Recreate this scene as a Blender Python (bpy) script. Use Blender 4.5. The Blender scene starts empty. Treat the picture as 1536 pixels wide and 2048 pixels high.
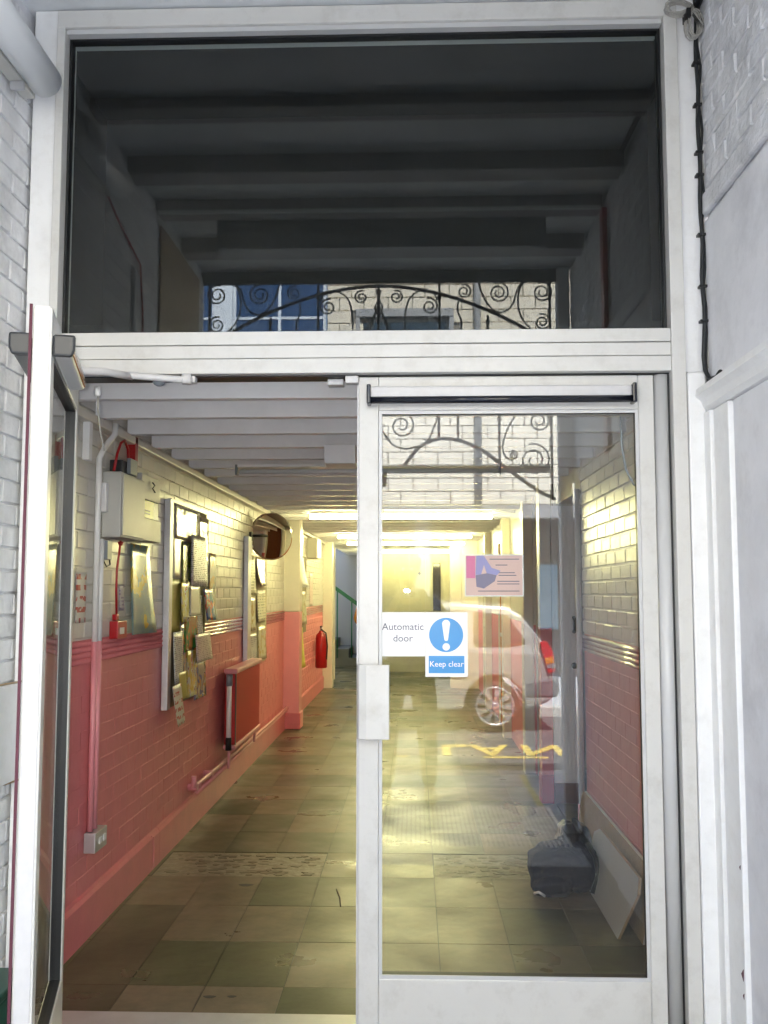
import bpy, math, random
from mathutils import Vector, Matrix
random.seed(7)
S = bpy.context.scene
C = S.collection
R = math.radians
PI = math.pi

# ------------------------------------------------------------------ camera, light, exposure
cam = bpy.data.objects.new('camera', bpy.data.cameras.new('camera'))
C.objects.link(cam)
cam.data.sensor_fit = 'VERTICAL'
cam.data.sensor_height = 24.0
cam.data.lens = 1900 / 2048 * 24.0
cam.data.clip_start = 0.02
cam.data.clip_end = 500
cam.location = (0, -3.24, 1.45)
cam.rotation_euler = (PI / 2 + math.atan(159 / 1900), 0, math.atan(61 / 1900))
S.camera = cam

SUN_EL, SUN_AZ = R(60), R(12)            # the sun stands over the corridor building and lights the far side of the street
W = bpy.data.worlds.new('World'); S.world = W; W.use_nodes = True
nt = W.node_tree
bg = nt.nodes['Background']
sky = nt.nodes.new('ShaderNodeTexSky'); sky.sky_type = 'NISHITA'; sky.sun_disc = False
sky.sun_elevation = SUN_EL; sky.sun_rotation = SUN_AZ
nt.links.new(sky.outputs[0], bg.inputs[0]); bg.inputs[1].default_value = 0.13
sl = bpy.data.lights.new('sun', 'SUN'); sl.energy = 4.6; sl.angle = R(0.5); sl.color = (1, .97, .92)
so = bpy.data.objects.new('sun', sl); C.objects.link(so)
sd = Vector((math.sin(SUN_AZ) * math.cos(SUN_EL), math.cos(SUN_AZ) * math.cos(SUN_EL), math.sin(SUN_EL)))
so.rotation_euler = sd.to_track_quat('Z', 'Y').to_euler(); so.location = (0, 10, 20)
S.view_settings.view_transform = 'Standard'; S.view_settings.look = 'None'
S.view_settings.gamma = 1; S.view_settings.use_curve_mapping = False
S.view_settings.exposure = 3.5
try:
    S.cycles.max_bounces = 14; S.cycles.diffuse_bounces = 7; S.cycles.glossy_bounces = 5
    S.cycles.transparent_max_bounces = 24; S.cycles.use_denoising = True
    S.cycles.sample_clamp_indirect = 4
    S.cycles.caustics_reflective = False
except Exception:
    pass

# ------------------------------------------------------------------ materials
def mat(name, col, rough=.5, metal=0., var=.0, vscale=6., bump=0., bscale=60., spec=.5, dirt=None, dscale=2.5, damt=.5, coat=0.):
    m = bpy.data.materials.new(name); m.use_nodes = True
    n = m.node_tree.nodes; l = m.node_tree.links; b = n['Principled BSDF']
    b.inputs['Roughness'].default_value = rough; b.inputs['Metallic'].default_value = metal
    b.inputs['Specular IOR Level'].default_value = spec; b.inputs['Coat Weight'].default_value = coat
    b.inputs['Coat Roughness'].default_value = .08
    c4 = (*col, 1); b.inputs['Base Color'].default_value = c4
    tc = n.new('ShaderNodeTexCoord')
    geo = n.new('ShaderNodeNewGeometry')
    src = None
    if var > 0:
        t = n.new('ShaderNodeTexNoise'); t.inputs['Scale'].default_value = vscale; t.inputs['Detail'].default_value = 8
        t.inputs['Roughness'].default_value = .65
        l.new(geo.outputs['Position'], t.inputs['Vector'])
        r = n.new('ShaderNodeMapRange'); r.inputs[1].default_value = .3; r.inputs[2].default_value = .7
        r.inputs[3].default_value = 1 - var; r.inputs[4].default_value = 1 + var * .5
        l.new(t.outputs[0], r.inputs[0])
        mx = n.new('ShaderNodeMix'); mx.data_type = 'RGBA'; mx.blend_type = 'MULTIPLY'; mx.inputs[0].default_value = 1
        mx.inputs[6].default_value = c4; l.new(r.outputs[0], mx.inputs[7]); src = mx.outputs[2]
    if dirt:
        t = n.new('ShaderNodeTexNoise'); t.inputs['Scale'].default_value = dscale; t.inputs['Detail'].default_value = 10
        t.inputs['Roughness'].default_value = .7
        l.new(geo.outputs['Position'], t.inputs['Vector'])
        r = n.new('ShaderNodeMapRange'); r.inputs[1].default_value = .5; r.inputs[2].default_value = .75
        r.inputs[3].default_value = 0; r.inputs[4].default_value = damt
        l.new(t.outputs[0], r.inputs[0])
        mx = n.new('ShaderNodeMix'); mx.data_type = 'RGBA'; l.new(r.outputs[0], mx.inputs[0])
        if src: l.new(src, mx.inputs[6])
        else: mx.inputs[6].default_value = c4
        mx.inputs[7].default_value = (*dirt, 1); src = mx.outputs[2]
    if src: l.new(src, b.inputs['Base Color'])
    if bump > 0:
        t = n.new('ShaderNodeTexNoise'); t.inputs['Scale'].default_value = bscale; t.inputs['Detail'].default_value = 6
        l.new(geo.outputs['Position'], t.inputs['Vector'])
        bp = n.new('ShaderNodeBump'); bp.inputs['Strength'].default_value = bump; bp.inputs['Distance'].default_value = .01
        l.new(t.outputs[0], bp.inputs['Height']); l.new(bp.outputs[0], b.inputs['Normal'])
    return m

def emat(name, col, s):
    m = bpy.data.materials.new(name); m.use_nodes = True
    b = m.node_tree.nodes['Principled BSDF']
    b.inputs['Base Color'].default_value = (.8, .8, .8, 1)
    b.inputs['Emission Color'].default_value = (*col, 1); b.inputs['Emission Strength'].default_value = s
    return m

def glassmat(name, f0=.045, tint=(.97, .985, .975), veil=.009):
    """thin pane: real Fresnel mirror share over clear transmission, on each of its two faces"""
    m = bpy.data.materials.new(name); m.use_nodes = True
    n = m.node_tree.nodes; l = m.node_tree.links
    n.remove(n['Principled BSDF']); out = n['Material Output']
    g = n.new('ShaderNodeNewGeometry'); d = n.new('ShaderNodeVectorMath'); d.operation = 'DOT_PRODUCT'
    l.new(g.outputs['Normal'], d.inputs[0]); l.new(g.outputs['Incoming'], d.inputs[1])
    a = n.new('ShaderNodeMath'); a.operation = 'ABSOLUTE'; l.new(d.outputs['Value'], a.inputs[0])
    s = n.new('ShaderNodeMath'); s.operation = 'SUBTRACT'; s.inputs[0].default_value = 1; l.new(a.outputs[0], s.inputs[1])
    p = n.new('ShaderNodeMath'); p.operation = 'POWER'; l.new(s.outputs[0], p.inputs[0]); p.inputs[1].default_value = 5
    q = n.new('ShaderNodeMath'); q.operation = 'MULTIPLY_ADD'; l.new(p.outputs[0], q.inputs[0])
    q.inputs[1].default_value = 1 - f0; q.inputs[2].default_value = f0
    t = n.new('ShaderNodeBsdfTransparent'); t.inputs[0].default_value = (*tint, 1)
    gl = n.new('ShaderNodeBsdfGlossy'); gl.inputs['Roughness'].default_value = 0.0
    df = n.new('ShaderNodeBsdfDiffuse'); df.inputs[0].default_value = (.8, .8, .78, 1)          # diffuse film paints a streaky veil of stray light on the glass
    mp = n.new('ShaderNodeMapping'); mp.inputs['Scale'].default_value = (9, 9, 2.2); l.new(g.outputs['Position'], mp.inputs['Vector'])
    tn = n.new('ShaderNodeTexNoise'); tn.inputs['Scale'].default_value = 1.3; tn.inputs['Detail'].default_value = 9; tn.inputs['Roughness'].default_value = .7; l.new(mp.outputs[0], tn.inputs['Vector'])
    dr = n.new('ShaderNodeMapRange'); dr.inputs[1].default_value = .3; dr.inputs[2].default_value = .75; dr.inputs[3].default_value = veil * .45; dr.inputs[4].default_value = veil * 1.9; l.new(tn.outputs[0], dr.inputs[0])
    dm = n.new('ShaderNodeMixShader'); l.new(dr.outputs[0], dm.inputs[0]); l.new(t.outputs[0], dm.inputs[1]); l.new(df.outputs[0], dm.inputs[2]); t = dm
    mx = n.new('ShaderNodeMixShader'); l.new(q.outputs[0], mx.inputs[0]); l.new(t.outputs[0], mx.inputs[1]); l.new(gl.outputs[0], mx.inputs[2])
    l.new(mx.outputs[0], out.inputs[0])
    return m

def printmat(name, paper, ink, lines=90., share=.45, noise=25., rough=.4, thr=.5):
    """paper with rows of small print"""
    m = mat(name, paper, rough)
    n = m.node_tree.nodes; l = m.node_tree.links; b = n['Principled BSDF']
    g = n.new('ShaderNodeNewGeometry'); sp = n.new('ShaderNodeSeparateXYZ'); l.new(g.outputs['Position'], sp.inputs[0])
    k = n.new('ShaderNodeMath'); k.operation = 'MULTIPLY'; k.inputs[1].default_value = lines; l.new(sp.outputs[2], k.inputs[0])
    fr = n.new('ShaderNodeMath'); fr.operation = 'FRACT'; l.new(k.outputs[0], fr.inputs[0])
    lt = n.new('ShaderNodeMath'); lt.operation = 'LESS_THAN'; lt.inputs[1].default_value = share; l.new(fr.outputs[0], lt.inputs[0])
    t = n.new('ShaderNodeTexNoise'); t.inputs['Scale'].default_value = noise; l.new(g.outputs['Position'], t.inputs['Vector'])
    gt = n.new('ShaderNodeMath'); gt.operation = 'GREATER_THAN'; gt.inputs[1].default_value = thr; l.new(t.outputs[0], gt.inputs[0])
    mu = n.new('ShaderNodeMath'); mu.operation = 'MULTIPLY'; l.new(lt.outputs[0], mu.inputs[0]); l.new(gt.outputs[0], mu.inputs[1])
    mx = n.new('ShaderNodeMix'); mx.data_type = 'RGBA'; l.new(mu.outputs[0], mx.inputs[0])
    mx.inputs[6].default_value = (*paper, 1); mx.inputs[7].default_value = (*ink, 1)
    l.new(mx.outputs[2], b.inputs['Base Color'])
    return m

def blotmat(name, cols, scale=14., rough=.25):
    """glossy leaflet or poster with coloured picture areas"""
    m = mat(name, cols[0], rough)
    n = m.node_tree.nodes; l = m.node_tree.links; b = n['Principled BSDF']
    g = n.new('ShaderNodeNewGeometry')
    t = n.new('ShaderNodeTexNoise'); t.inputs['Scale'].default_value = scale; t.inputs['Detail'].default_value = 3
    l.new(g.outputs['Position'], t.inputs['Vector'])
    r = n.new('ShaderNodeValToRGB'); r.color_ramp.interpolation = 'CONSTANT'
    e = r.color_ramp.elements; e[0].color = (*cols[0], 1); e[0].position = 0; e[1].color = (*cols[1], 1); e[1].position = .44
    for i, c in enumerate(cols[2:]):
        x = e.new(.52 + .07 * i); x.color = (*c, 1)
    l.new(t.outputs[0], r.inputs[0]); l.new(r.outputs[0], b.inputs['Base Color'])
    return m

M = {}
M['alu'] = mat('white_powder_coat', (.66, .66, .64), .32, var=.04, vscale=3, dirt=(.36, .34, .30), dscale=11, damt=.34, bump=.02, bscale=180)
M['alu2'] = mat('grey_white_profile', (.60, .61, .62), .28, var=.04, vscale=4)
M['steel'] = mat('satin_aluminium', (.62, .63, .66), .42, .7, var=.1, vscale=12)
M['black'] = mat('black_rubber', (.012, .013, .015), .45)
M['gloss_black'] = mat('gloss_black_plastic', (.012, .014, .022), .1)
M['grey_plastic'] = mat('dark_grey_plastic', (.03, .032, .035), .35)
M['amber'] = mat('amber_strip', (.42, .17, .03), .25)  # orange-brown reflection put in as colour
M['glass'] = glassmat('clear_door_glass', .05)
M['glass_t'] = glassmat('transom_glass', .036, (.9, .93, .92), veil=.005)
M['leafedge'] = mat('brushed_leaf_edge', (.60, .60, .61), .3, var=.06, vscale=30)
M['maroon'] = mat('maroon_weather_seal', (.10, .022, .04), .7, bump=.3, bscale=200)
M['ext_white'] = mat('white_masonry_paint_outside', (.80, .81, .83), .6, var=.12, vscale=9, bump=.5, bscale=45, dirt=(.33, .33, .35), dscale=6, damt=.5)
M['ext_rough'] = mat('rough_white_masonry_paint', (.79, .80, .83), .65, var=.2, vscale=14, bump=1.0, bscale=34, dirt=(.26, .27, .29), dscale=7, damt=.8)
M['ext_smooth'] = mat('smooth_white_render', (.79, .80, .84), .55, var=.1, vscale=4, bump=.15, bscale=30, dirt=(.42, .42, .45), dscale=3, damt=.5)
M['casing'] = mat('white_gloss_joinery', (.86, .87, .88), .35, var=.05, vscale=5, dirt=(.5, .48, .45), dscale=16, damt=.22, bump=.06, bscale=40)
M['ext_ceil'] = mat('white_soffit', (.74, .77, .80), .6, var=.1, vscale=3, dirt=(.4, .4, .42), dscale=2, damt=.3)
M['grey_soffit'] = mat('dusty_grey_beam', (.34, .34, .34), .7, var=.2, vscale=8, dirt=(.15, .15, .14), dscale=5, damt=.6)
M['dark_wood'] = mat('dark_void_boarding', (.012, .012, .012), .9)  # near-black colour stands in for the unlit void
M['upper'] = mat('cream_gloss_wall_paint', (.70, .68, .62), .30, var=.08, vscale=6, bump=.3, bscale=18)
M['pink'] = mat('pink_gloss_wall_paint', (.72, .23, .25), .42, var=.08, vscale=5, bump=.22, bscale=20, spec=.35)
M['rib'] = mat('pink_dado_paint', (.60, .19, .20), .16, var=.1, vscale=12, bump=.3, bscale=40, coat=.4)
M['pinkdeep'] = mat('deep_pink_skirting_paint', (.68, .17, .21), .35, var=.1, vscale=6, bump=.1, bscale=30)
M['pinklight'] = mat('bright_pink_paint', (.76, .30, .34), .35, var=.05)
M['red'] = mat('red_enamel', (.42, .012, .016), .3)
M['redrad'] = mat('dark_red_radiator_paint', (.50, .025, .03), .5, spec=.3)
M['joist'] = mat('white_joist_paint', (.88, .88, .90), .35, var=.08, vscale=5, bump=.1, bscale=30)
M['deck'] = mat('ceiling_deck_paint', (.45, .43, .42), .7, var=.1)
M['cabinet'] = mat('off_white_cabinet', (.55, .55, .52), .45, var=.05)
M['cable_black'] = mat('black_cable', (.012, .014, .016), .5)
M['cable_white'] = mat('dirty_white_cable', (.42, .41, .38), .6, var=.3, vscale=60)
M['grey'] = mat('mid_grey_plastic', (.22, .25, .28), .4)
M['tan'] = mat('bare_chipboard', (.42, .30, .17), .7, var=.2, vscale=40)
M['board'] = mat('white_laminate_board', (.52, .51, .48), .4, var=.05)
M['bagblue'] = mat('navy_nylon', (.004, .006, .02), .7, var=.3, vscale=20, bump=1.0, bscale=22, spec=.15)
M['bagblack'] = mat('shiny_black_cloth', (.004, .005, .006), .35, bump=.8, bscale=14, spec=.35)
M['greenbin'] = mat('dark_green_plastic', (.015, .08, .05), .4)
M['green'] = mat('green_rail_paint', (.02, .16, .07), .35)
M['orange'] = mat('orange_cloth', (.55, .20, .02), .8)
M['mirror'] = mat('mirror_glass', (.85, .85, .83), .02, 1.0)
M['brown'] = mat('brown_varnished_wood', (.16, .05, .02), .35, var=.3, vscale=12)
M['pier'] = mat('cream_pier_paint', (.76, .72, .62), .3, var=.05, bump=.1)
M['reed'] = mat('grey_white_reeded_panel', (.84, .84, .88), .35, var=.08)
M['stepgrey'] = mat('grey_stair_vinyl', (.16, .16, .14), .6)
M['partition'] = mat('olive_cream_partition', (.42, .40, .28), .4, var=.08)
M['darkglass'] = mat('dark_vision_glass', (.03, .025, .02), .05)
M['endwall'] = mat('grey_white_end_wall', (.5, .5, .49), .6)
M['tube_on'] = emat('lit_fluorescent_tube', (1.0, .92, .42), 7.0)
M['tube_off'] = mat('unlit_white_diffuser', (.74, .77, .80), .35)
M['sign_white'] = mat('white_sticker', (.80, .82, .83), .35)
M['sign_blue'] = mat('blue_sticker', (.02, .26, .62), .35)
M['ink'] = mat('grey_ink', (.12, .13, .18), .5)
M['concrete'] = mat('worn_concrete', (.12, .11, .095), .75, var=.2, vscale=4, bump=.3, bscale=50, dirt=(.12, .11, .10), dscale=3, damt=.6)
M['asphalt'] = mat('asphalt', (.10, .10, .10), .8, var=.25, vscale=30, bump=.5, bscale=150)
M['paving'] = mat('pale_paving', (.40, .42, .44), .75, var=.15, vscale=3, bump=.2, bscale=60)
M['kerb'] = mat('pale_stone_kerb', (.5, .49, .46), .7, var=.1)
M['yellow'] = mat('yellow_road_paint', (.62, .47, .10), .6, var=.25, vscale=20)
M['iron'] = mat('dark_painted_iron', (.05, .055, .06), .45, bump=.1)
M['block'] = mat('cream_white_glazed_block', (.74, .67, .53), .3, var=.07, vscale=1.5)
M['block2'] = mat('white_glazed_block', (.80, .74, .61), .3, var=.06, vscale=1.5)
M['blockjoint'] = mat('grey_block_joint', (.22, .20, .17), .9)
M['bluewin'] = mat('blue_tinted_glazing', (.015, .05, .13), .08)
M['winglass'] = mat('pale_blue_glazing', (.08, .14, .19), .1)
M['winframe'] = mat('white_window_bar', (.62, .67, .72), .5)
M['greyframe'] = mat('grey_window_surround', (.30, .30, .30), .6)
M['shop'] = mat('dark_shopfront', (.03, .03, .032), .4)
M['roofmass'] = mat('own_building_render', (.35, .33, .30), .8)
M['carpaint'] = mat('silver_beige_car_paint', (.44, .43, .41), .3, .35, coat=.9)
M['carglass'] = mat('car_window_glass', (.04, .05, .06), .03)
M['tyre'] = mat('tyre_rubber', (.015, .015, .016), .8)
M['hub'] = mat('silver_wheel_trim', (.55, .55, .57), .3, .7)
M['tailred'] = mat('red_tail_lens', (.55, .01, .015), .12)
M['tailamber'] = mat('amber_tail_lens', (.7, .25, .02), .12)
M['bumper'] = mat('grey_bumper_plastic', (.13, .13, .14), .6)
M['skin'] = mat('skin', (.50, .30, .22), .5)
M['trousers'] = mat('dark_khaki_trousers', (.05, .045, .03), .9)
M['jacket'] = mat('blue_shirt', (.05, .09, .18), .85)
M['hair'] = mat('dark_hair', (.02, .014, .01), .6)
M['shoe'] = mat('dark_shoe', (.02, .018, .015), .5)
M['camera'] = mat('silver_camera_body', (.4, .4, .42), .3, .8)
M['silverpaper'] = mat('shiny_plastic_sleeve', (.46, .44, .38), .14, bump=1.0, bscale=9, coat=.8)

# ------------------------------------------------------------------ mesh helpers
WL = {}                                           # world location of each root
class MB:
    def __init__(s): s.v = []; s.f = []; s.m = []; s.sm = []
    def add(s, vs, fs, mi=0, smooth=False):
        k = len(s.v); s.v += [tuple(x) for x in vs]
        for f in fs: s.f.append(tuple(i + k for i in f)); s.m.append(mi); s.sm.append(smooth)
        return s
    def box(s, x0, x1, y0, y1, z0, z1, mi=0):
        if x0 > x1: x0, x1 = x1, x0
        if y0 > y1: y0, y1 = y1, y0
        if z0 > z1: z0, z1 = z1, z0
        v = [(x0, y0, z0), (x1, y0, z0), (x1, y1, z0), (x0, y1, z0), (x0, y0, z1), (x1, y0, z1), (x1, y1, z1), (x0, y1, z1)]
        return s.add(v, [(0, 3, 2, 1), (4, 5, 6, 7), (0, 1, 5, 4), (1, 2, 6, 5), (2, 3, 7, 6), (3, 0, 4, 7)], mi)
    def tube(s, path, r, n=8, mi=0, caps=True):
        P = [Vector(p) for p in path]; rr = r if isinstance(r, (list, tuple)) else [r] * len(P)
        k = len(s.v); up = None
        for i, p in enumerate(P):
            t = (P[min(i + 1, len(P) - 1)] - P[max(i - 1, 0)]).normalized()
            if up is None:
                up = Vector((0, 0, 1)) if abs(t.z) < .9 else Vector((1, 0, 0))
            a = (up - t * up.dot(t))
            if a.length < 1e-4: a = t.orthogonal()
            a.normalize(); b = t.cross(a); up = a
            for j in range(n):
                w = 2 * PI * j / n; s.v.append(tuple(p + (a * math.cos(w) + b * math.sin(w)) * rr[i]))
        for i in range(len(P) - 1):
            for j in range(n):
                q = k + i * n; j2 = (j + 1) % n
                s.f.append((q + j, q + j2, q + n + j2, q + n + j)); s.m.append(mi); s.sm.append(True)
        if caps:
            s.f.append(tuple(k + j for j in reversed(range(n)))); s.m.append(mi); s.sm.append(False)
            e = k + (len(P) - 1) * n; s.f.append(tuple(e + j for j in range(n))); s.m.append(mi); s.sm.append(False)
        return s
    def lathe(s, prof, c, axis=(0, 0, 1), n=24, mi=0):
        ax = Vector(axis).normalized(); a = ax.orthogonal().normalized(); b = ax.cross(a); c = Vector(c); k = len(s.v)
        for r, h in prof:
            for j in range(n):
                w = 2 * PI * j / n; s.v.append(tuple(c + ax * h + (a * math.cos(w) + b * math.sin(w)) * r))
        for i in range(len(prof) - 1):
            for j in range(n):
                q = k + i * n; j2 = (j + 1) % n
                s.f.append((q + j, q + j2, q + n + j2, q + n + j)); s.m.append(mi); s.sm.append(True)
        s.f.append(tuple(k + j for j in reversed(range(n)))); s.m.append(mi); s.sm.append(False)
        e = k + (len(prof) - 1) * n; s.f.append(tuple(e + j for j in range(n))); s.m.append(mi); s.sm.append(False)
        return s
    def prism(s, poly, a, b, plane='xz', mi=0):
        """poly in the plane, extruded from a to b along the third axis"""
        def P(u, w, t): return {'xz': (u, t, w), 'yz': (t, u, w), 'xy': (u, w, t)}[plane]
        n = len(poly); v = [P(u, w, a) for u, w in poly] + [P(u, w, b) for u, w in poly]
        return s.add(v, [tuple(reversed(range(n))), tuple(range(n, 2 * n))] + [(i, (i + 1) % n, n + (i + 1) % n, n + i) for i in range(n)], mi)
    def build(s, name, mats, parent=None, bevel=0, local=False, loc=None, seg=2, thick=0):
        me = bpy.data.meshes.new(name)
        o = (0, 0, 0)
        if loc is not None and parent is None: o = loc
        if parent is not None and not local: o = WL.get(parent, (0, 0, 0))
        me.from_pydata([(v[0] - o[0], v[1] - o[1], v[2] - o[2]) for v in s.v], [], s.f)
        for mm in (mats if isinstance(mats, (list, tuple)) else [mats]): me.materials.append(M[mm] if isinstance(mm, str) else mm)
        me.polygons.foreach_set('material_index', s.m); me.polygons.foreach_set('use_smooth', s.sm)
        import bmesh
        bm = bmesh.new(); bm.from_mesh(me); bmesh.ops.recalc_face_normals(bm, faces=bm.faces); bm.to_mesh(me); bm.free()
        me.update()
        ob = bpy.data.objects.new(name, me); C.objects.link(ob)
        if parent is not None: ob.parent = parent; WL[ob] = o
        else: ob.location = o; WL[ob] = o
        if thick:
            d = ob.modifiers.new('thickness', 'SOLIDIFY'); d.thickness = thick
        if bevel:
            d = ob.modifiers.new('bevel', 'BEVEL'); d.width = bevel; d.segments = seg; d.limit_method = 'ANGLE'; d.angle_limit = R(40)
        return ob
def B(*a): return MB().box(*a)
def tag(o, label=None, cat=None, group=None, kind=None):
    if label: o['label'] = label
    if cat: o['category'] = cat
    if group: o['group'] = group
    if kind: o['kind'] = kind
    return o
def root(name, loc, label=None, cat=None, group=None, kind=None, rz=0):
    o = bpy.data.objects.new(name, None); C.objects.link(o); o.location = loc; o.rotation_euler = (0, 0, rz); WL[o] = tuple(loc)
    o.empty_display_size = .1
    return tag(o, label, cat, group, kind)
def kindof(o, k): o['kind'] = k; return o
def lettering(parent, text, size, x, y, z, m, name='lettering', align='CENTER', rot=(PI / 2, 0, 0), ext=.0004, space=1.0, sx=1.0, off=0):
    cu = bpy.data.curves.new(name, 'FONT'); cu.body = text; cu.size = size; cu.align_x = align; cu.align_y = 'CENTER'
    cu.extrude = ext; cu.offset = off; cu.space_line = space; cu.materials.append(M[m]); cu.resolution_u = 3
    t = bpy.data.objects.new('tmp', cu); C.objects.link(t)
    me = bpy.data.meshes.new_from_object(t.evaluated_get(bpy.context.evaluated_depsgraph_get())); bpy.data.objects.remove(t)
    me.materials.clear(); me.materials.append(M[m])
    o = bpy.data.objects.new(name, me); C.objects.link(o); o.parent = parent
    w = WL[parent]; o.location = (x - w[0], y - w[1], z - w[2]); o.rotation_euler = rot; o.scale = (sx, 1, 1)
    WL[o] = w
    return o

def brickmesh(l, h, d, ch, seed, mats, skew=.0):
    """a brick laid in a wall facing -x..: local axes u (length), z, n (outwards +x). five faces, chamfered arris"""
    rnd = random.Random(seed)
    j = lambda a: rnd.uniform(-a, a)
    back = [(0, -l / 2, -h / 2), (0, l / 2, -h / 2), (0, l / 2, h / 2), (0, -l / 2, h / 2)]
    mid = [(d - ch, y + j(skew), z + j(skew)) for _, y, z in back]
    fr = [(d + j(skew * .6), (l / 2 - ch) * (1 if y > 0 else -1) + j(skew), (h / 2 - ch) * (1 if z > 0 else -1) + j(skew)) for _, y, z in back]
    v = back + mid + fr
    f = [(8, 9, 10, 11)]
    for i in range(4):
        k = (i + 1) % 4; f.append((i, k, 4 + k, 4 + i)); f.append((4 + i, 4 + k, 8 + k, 8 + i))
    return v, f
def orient(v, axis, sgn):
    x, y, z = v
    if axis == 'x': return (x * sgn, y, z)
    return (y, x * sgn, z)
def bricks(parent, axis, plane, sgn, u0, u1, z0, z1, colorf, L=.225, H=.075, joint=.009, d=.010, ch=.0035, skew=.001, key=None, name='brick', limit=300, skip=None, offset=0., nvar=4):
    """running-bond bricks on a wall; plane = face of the mortar bed. The `limit` that show largest are single parts, the rest one stuff part"""
    w = WL[parent]; pos = []
    rows = int((z1 - z0) / H + 1e-6)
    for r in range(rows):
        zc = z0 + (r + .5) * H; off = (r % 2) * L / 2 + offset; u = u0 - off
        while u < u1 - .02:
            a = max(u, u0); b = min(u + L, u1)
            if b - a > .03:
                uc = (a + b) / 2
                if not (skip and skip(uc, zc)): pos.append((uc, zc, b - a))
            u += L
    if key: pos.sort(key=lambda p: key(p[0], p[1]))
    cache = {}; rest = MB(); mats = []
    for i, (uc, zc, ln) in enumerate(pos):
        mname = colorf(uc, zc)
        if i < limit:
            kk = (mname, round(ln, 2), random.randrange(nvar))
            if kk not in cache:
                v, f = brickmesh(ln - joint, H - joint, d, ch, hash(kk[1:]) & 0xffff, None, skew)
                v = [orient(x, axis, sgn) for x in v]
                mb = MB().add(v, f)
                ob = mb.build(name, mname, parent, local=True); cache[kk] = ob.data
            else:
                ob = bpy.data.objects.new(name, cache[kk]); C.objects.link(ob); ob.parent = parent
            p = (plane + sgn * random.uniform(-.001, .001) * (d / .01), uc, zc) if axis == 'x' else (uc, plane + sgn * random.uniform(-.001, .001) * (d / .01), zc)
            ob.location = (p[0] - w[0], p[1] - w[1], p[2] - w[2])
        else:
            if mname not in mats: mats.append(mname)
            v, f = brickmesh(ln - joint, H - joint, d, ch, i, None, skew)
            v = [orient(x, axis, sgn) for x in v]
            p = (plane, uc, zc) if axis == 'x' else (uc, plane, zc)
            rest.add([(a + p[0], b + p[1], c + p[2]) for a, b, c in v], f, mats.index(mname))
    if rest.v: kindof(rest.build(name, mats, parent), 'stuff')

# ================================================================== STREET SIDE (seen in the glass, behind the camera)
YM = -2.76                                   # mouth of the passage
XL, XR = -1.39, .98
g = tag(B(-30, 30, -60, 40, -.30, -.016).build('ground', 'paving'), kind='structure')
tag(B(-1.6, 1.2, -2.76, -.02, -.016, 0).build('passage_floor', 'concrete', bevel=0), kind='structure')
tag(B(-20, 20, -4.55, -2.76, -.012, -.004).build('pavement', 'paving'), kind='structure')
tag(B(-20, 20, -8.05, -4.66, -.012, -.006).build('road', 'asphalt'), kind='structure')
k = root('kerb', (0, -4.6, 0), kind='structure')
for i in range(-7, 8):
    B(i * .915 + .003, i * .915 + .912, -4.66, -4.55, -.012, .0).build('kerb_stone', 'kerb', k)
k = root('kerb', (0, -8.1, 0), kind='structure')
for i in range(-7, 8):
    B(i * .915 + .003, i * .915 + .912, -8.18, -8.05, -.012, .11).build('kerb_stone', 'kerb', k, bevel=.01)
tag(B(-20, 20, -12, -8.18, -.012, .1).build('far_pavement', 'paving'), kind='structure')
# yellow lettering painted on the road, read from the far side
rl = root('road_lettering', (.65, -5.5, 0), 'yellow capital letters painted on the road, mirrored in the door glass', 'road marking')
for ch_, xx in (('L', .35), ('A', .69), ('N', 1.17)):
    o = lettering(rl, ch_, .79, xx, -5.69, .001, 'yellow', rot=(0, 0, 0), ext=.001, off=.018)
    o.scale = (.66, 1, 1)
tag(B(.60, 1.17, -5.33, -5.26, -.004, -.001).build('road_line', 'yellow'), 'short yellow bar painted below the road letters, mirrored in glass', 'road marking')
tag(B(-.34, -.06, -5.36, -5.29, -.004, -.001).build('road_line', 'yellow'), 'short yellow dash left of the road letters, mirrored in glass', 'road marking')
tag(B(.83, .87, -4.5, -3.0, -.004, -.001).build('pavement_line', 'yellow'), 'thin yellow line running out across the pavement from the right wall, mirrored in glass', 'road marking')
tag(B(-1.3, .93, -2.315, -1.94, .0005, .004).build('pale_sill', 'kerb'), 'pale stone sill strip behind the ridged mat, mirrored in the door glass', 'sill')
# ridged mat at the passage mouth
m_ = root('ridged_mat', (0, -2.9, 0), 'ridged grey metal mat across the passage mouth, mirrored in the door glass', 'mat')
B(-1.3, .9, -3.35, -2.32, -.004, .004).build('mat_base', 'steel', m_)
mb = MB()
for i in range(78): mb.box(-1.29 + i * .028, -1.28 + i * .028, -3.34, -2.33, .004, .011)
kindof(mb.build('ridge', 'grey', m_), 'stuff')

# own building round passage and corridor; unseen masses sized for shade and sun reach
ob = root('entrance_building', (0, -2.7, 0), 'building the passage runs through, its mouth open to the street', 'building')
B(-9, XL - .12, YM, 11.15, -.02, 4.0).build('side_block', 'roofmass', ob)
B(XR + .42, 9, YM, 17.2, -.02, 4.0).build('side_block', 'roofmass', ob)
B(XL - .12, XR + .42, YM, 17.2, 3.62, 4.0).build('upper_storey', 'roofmass', ob)

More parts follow.
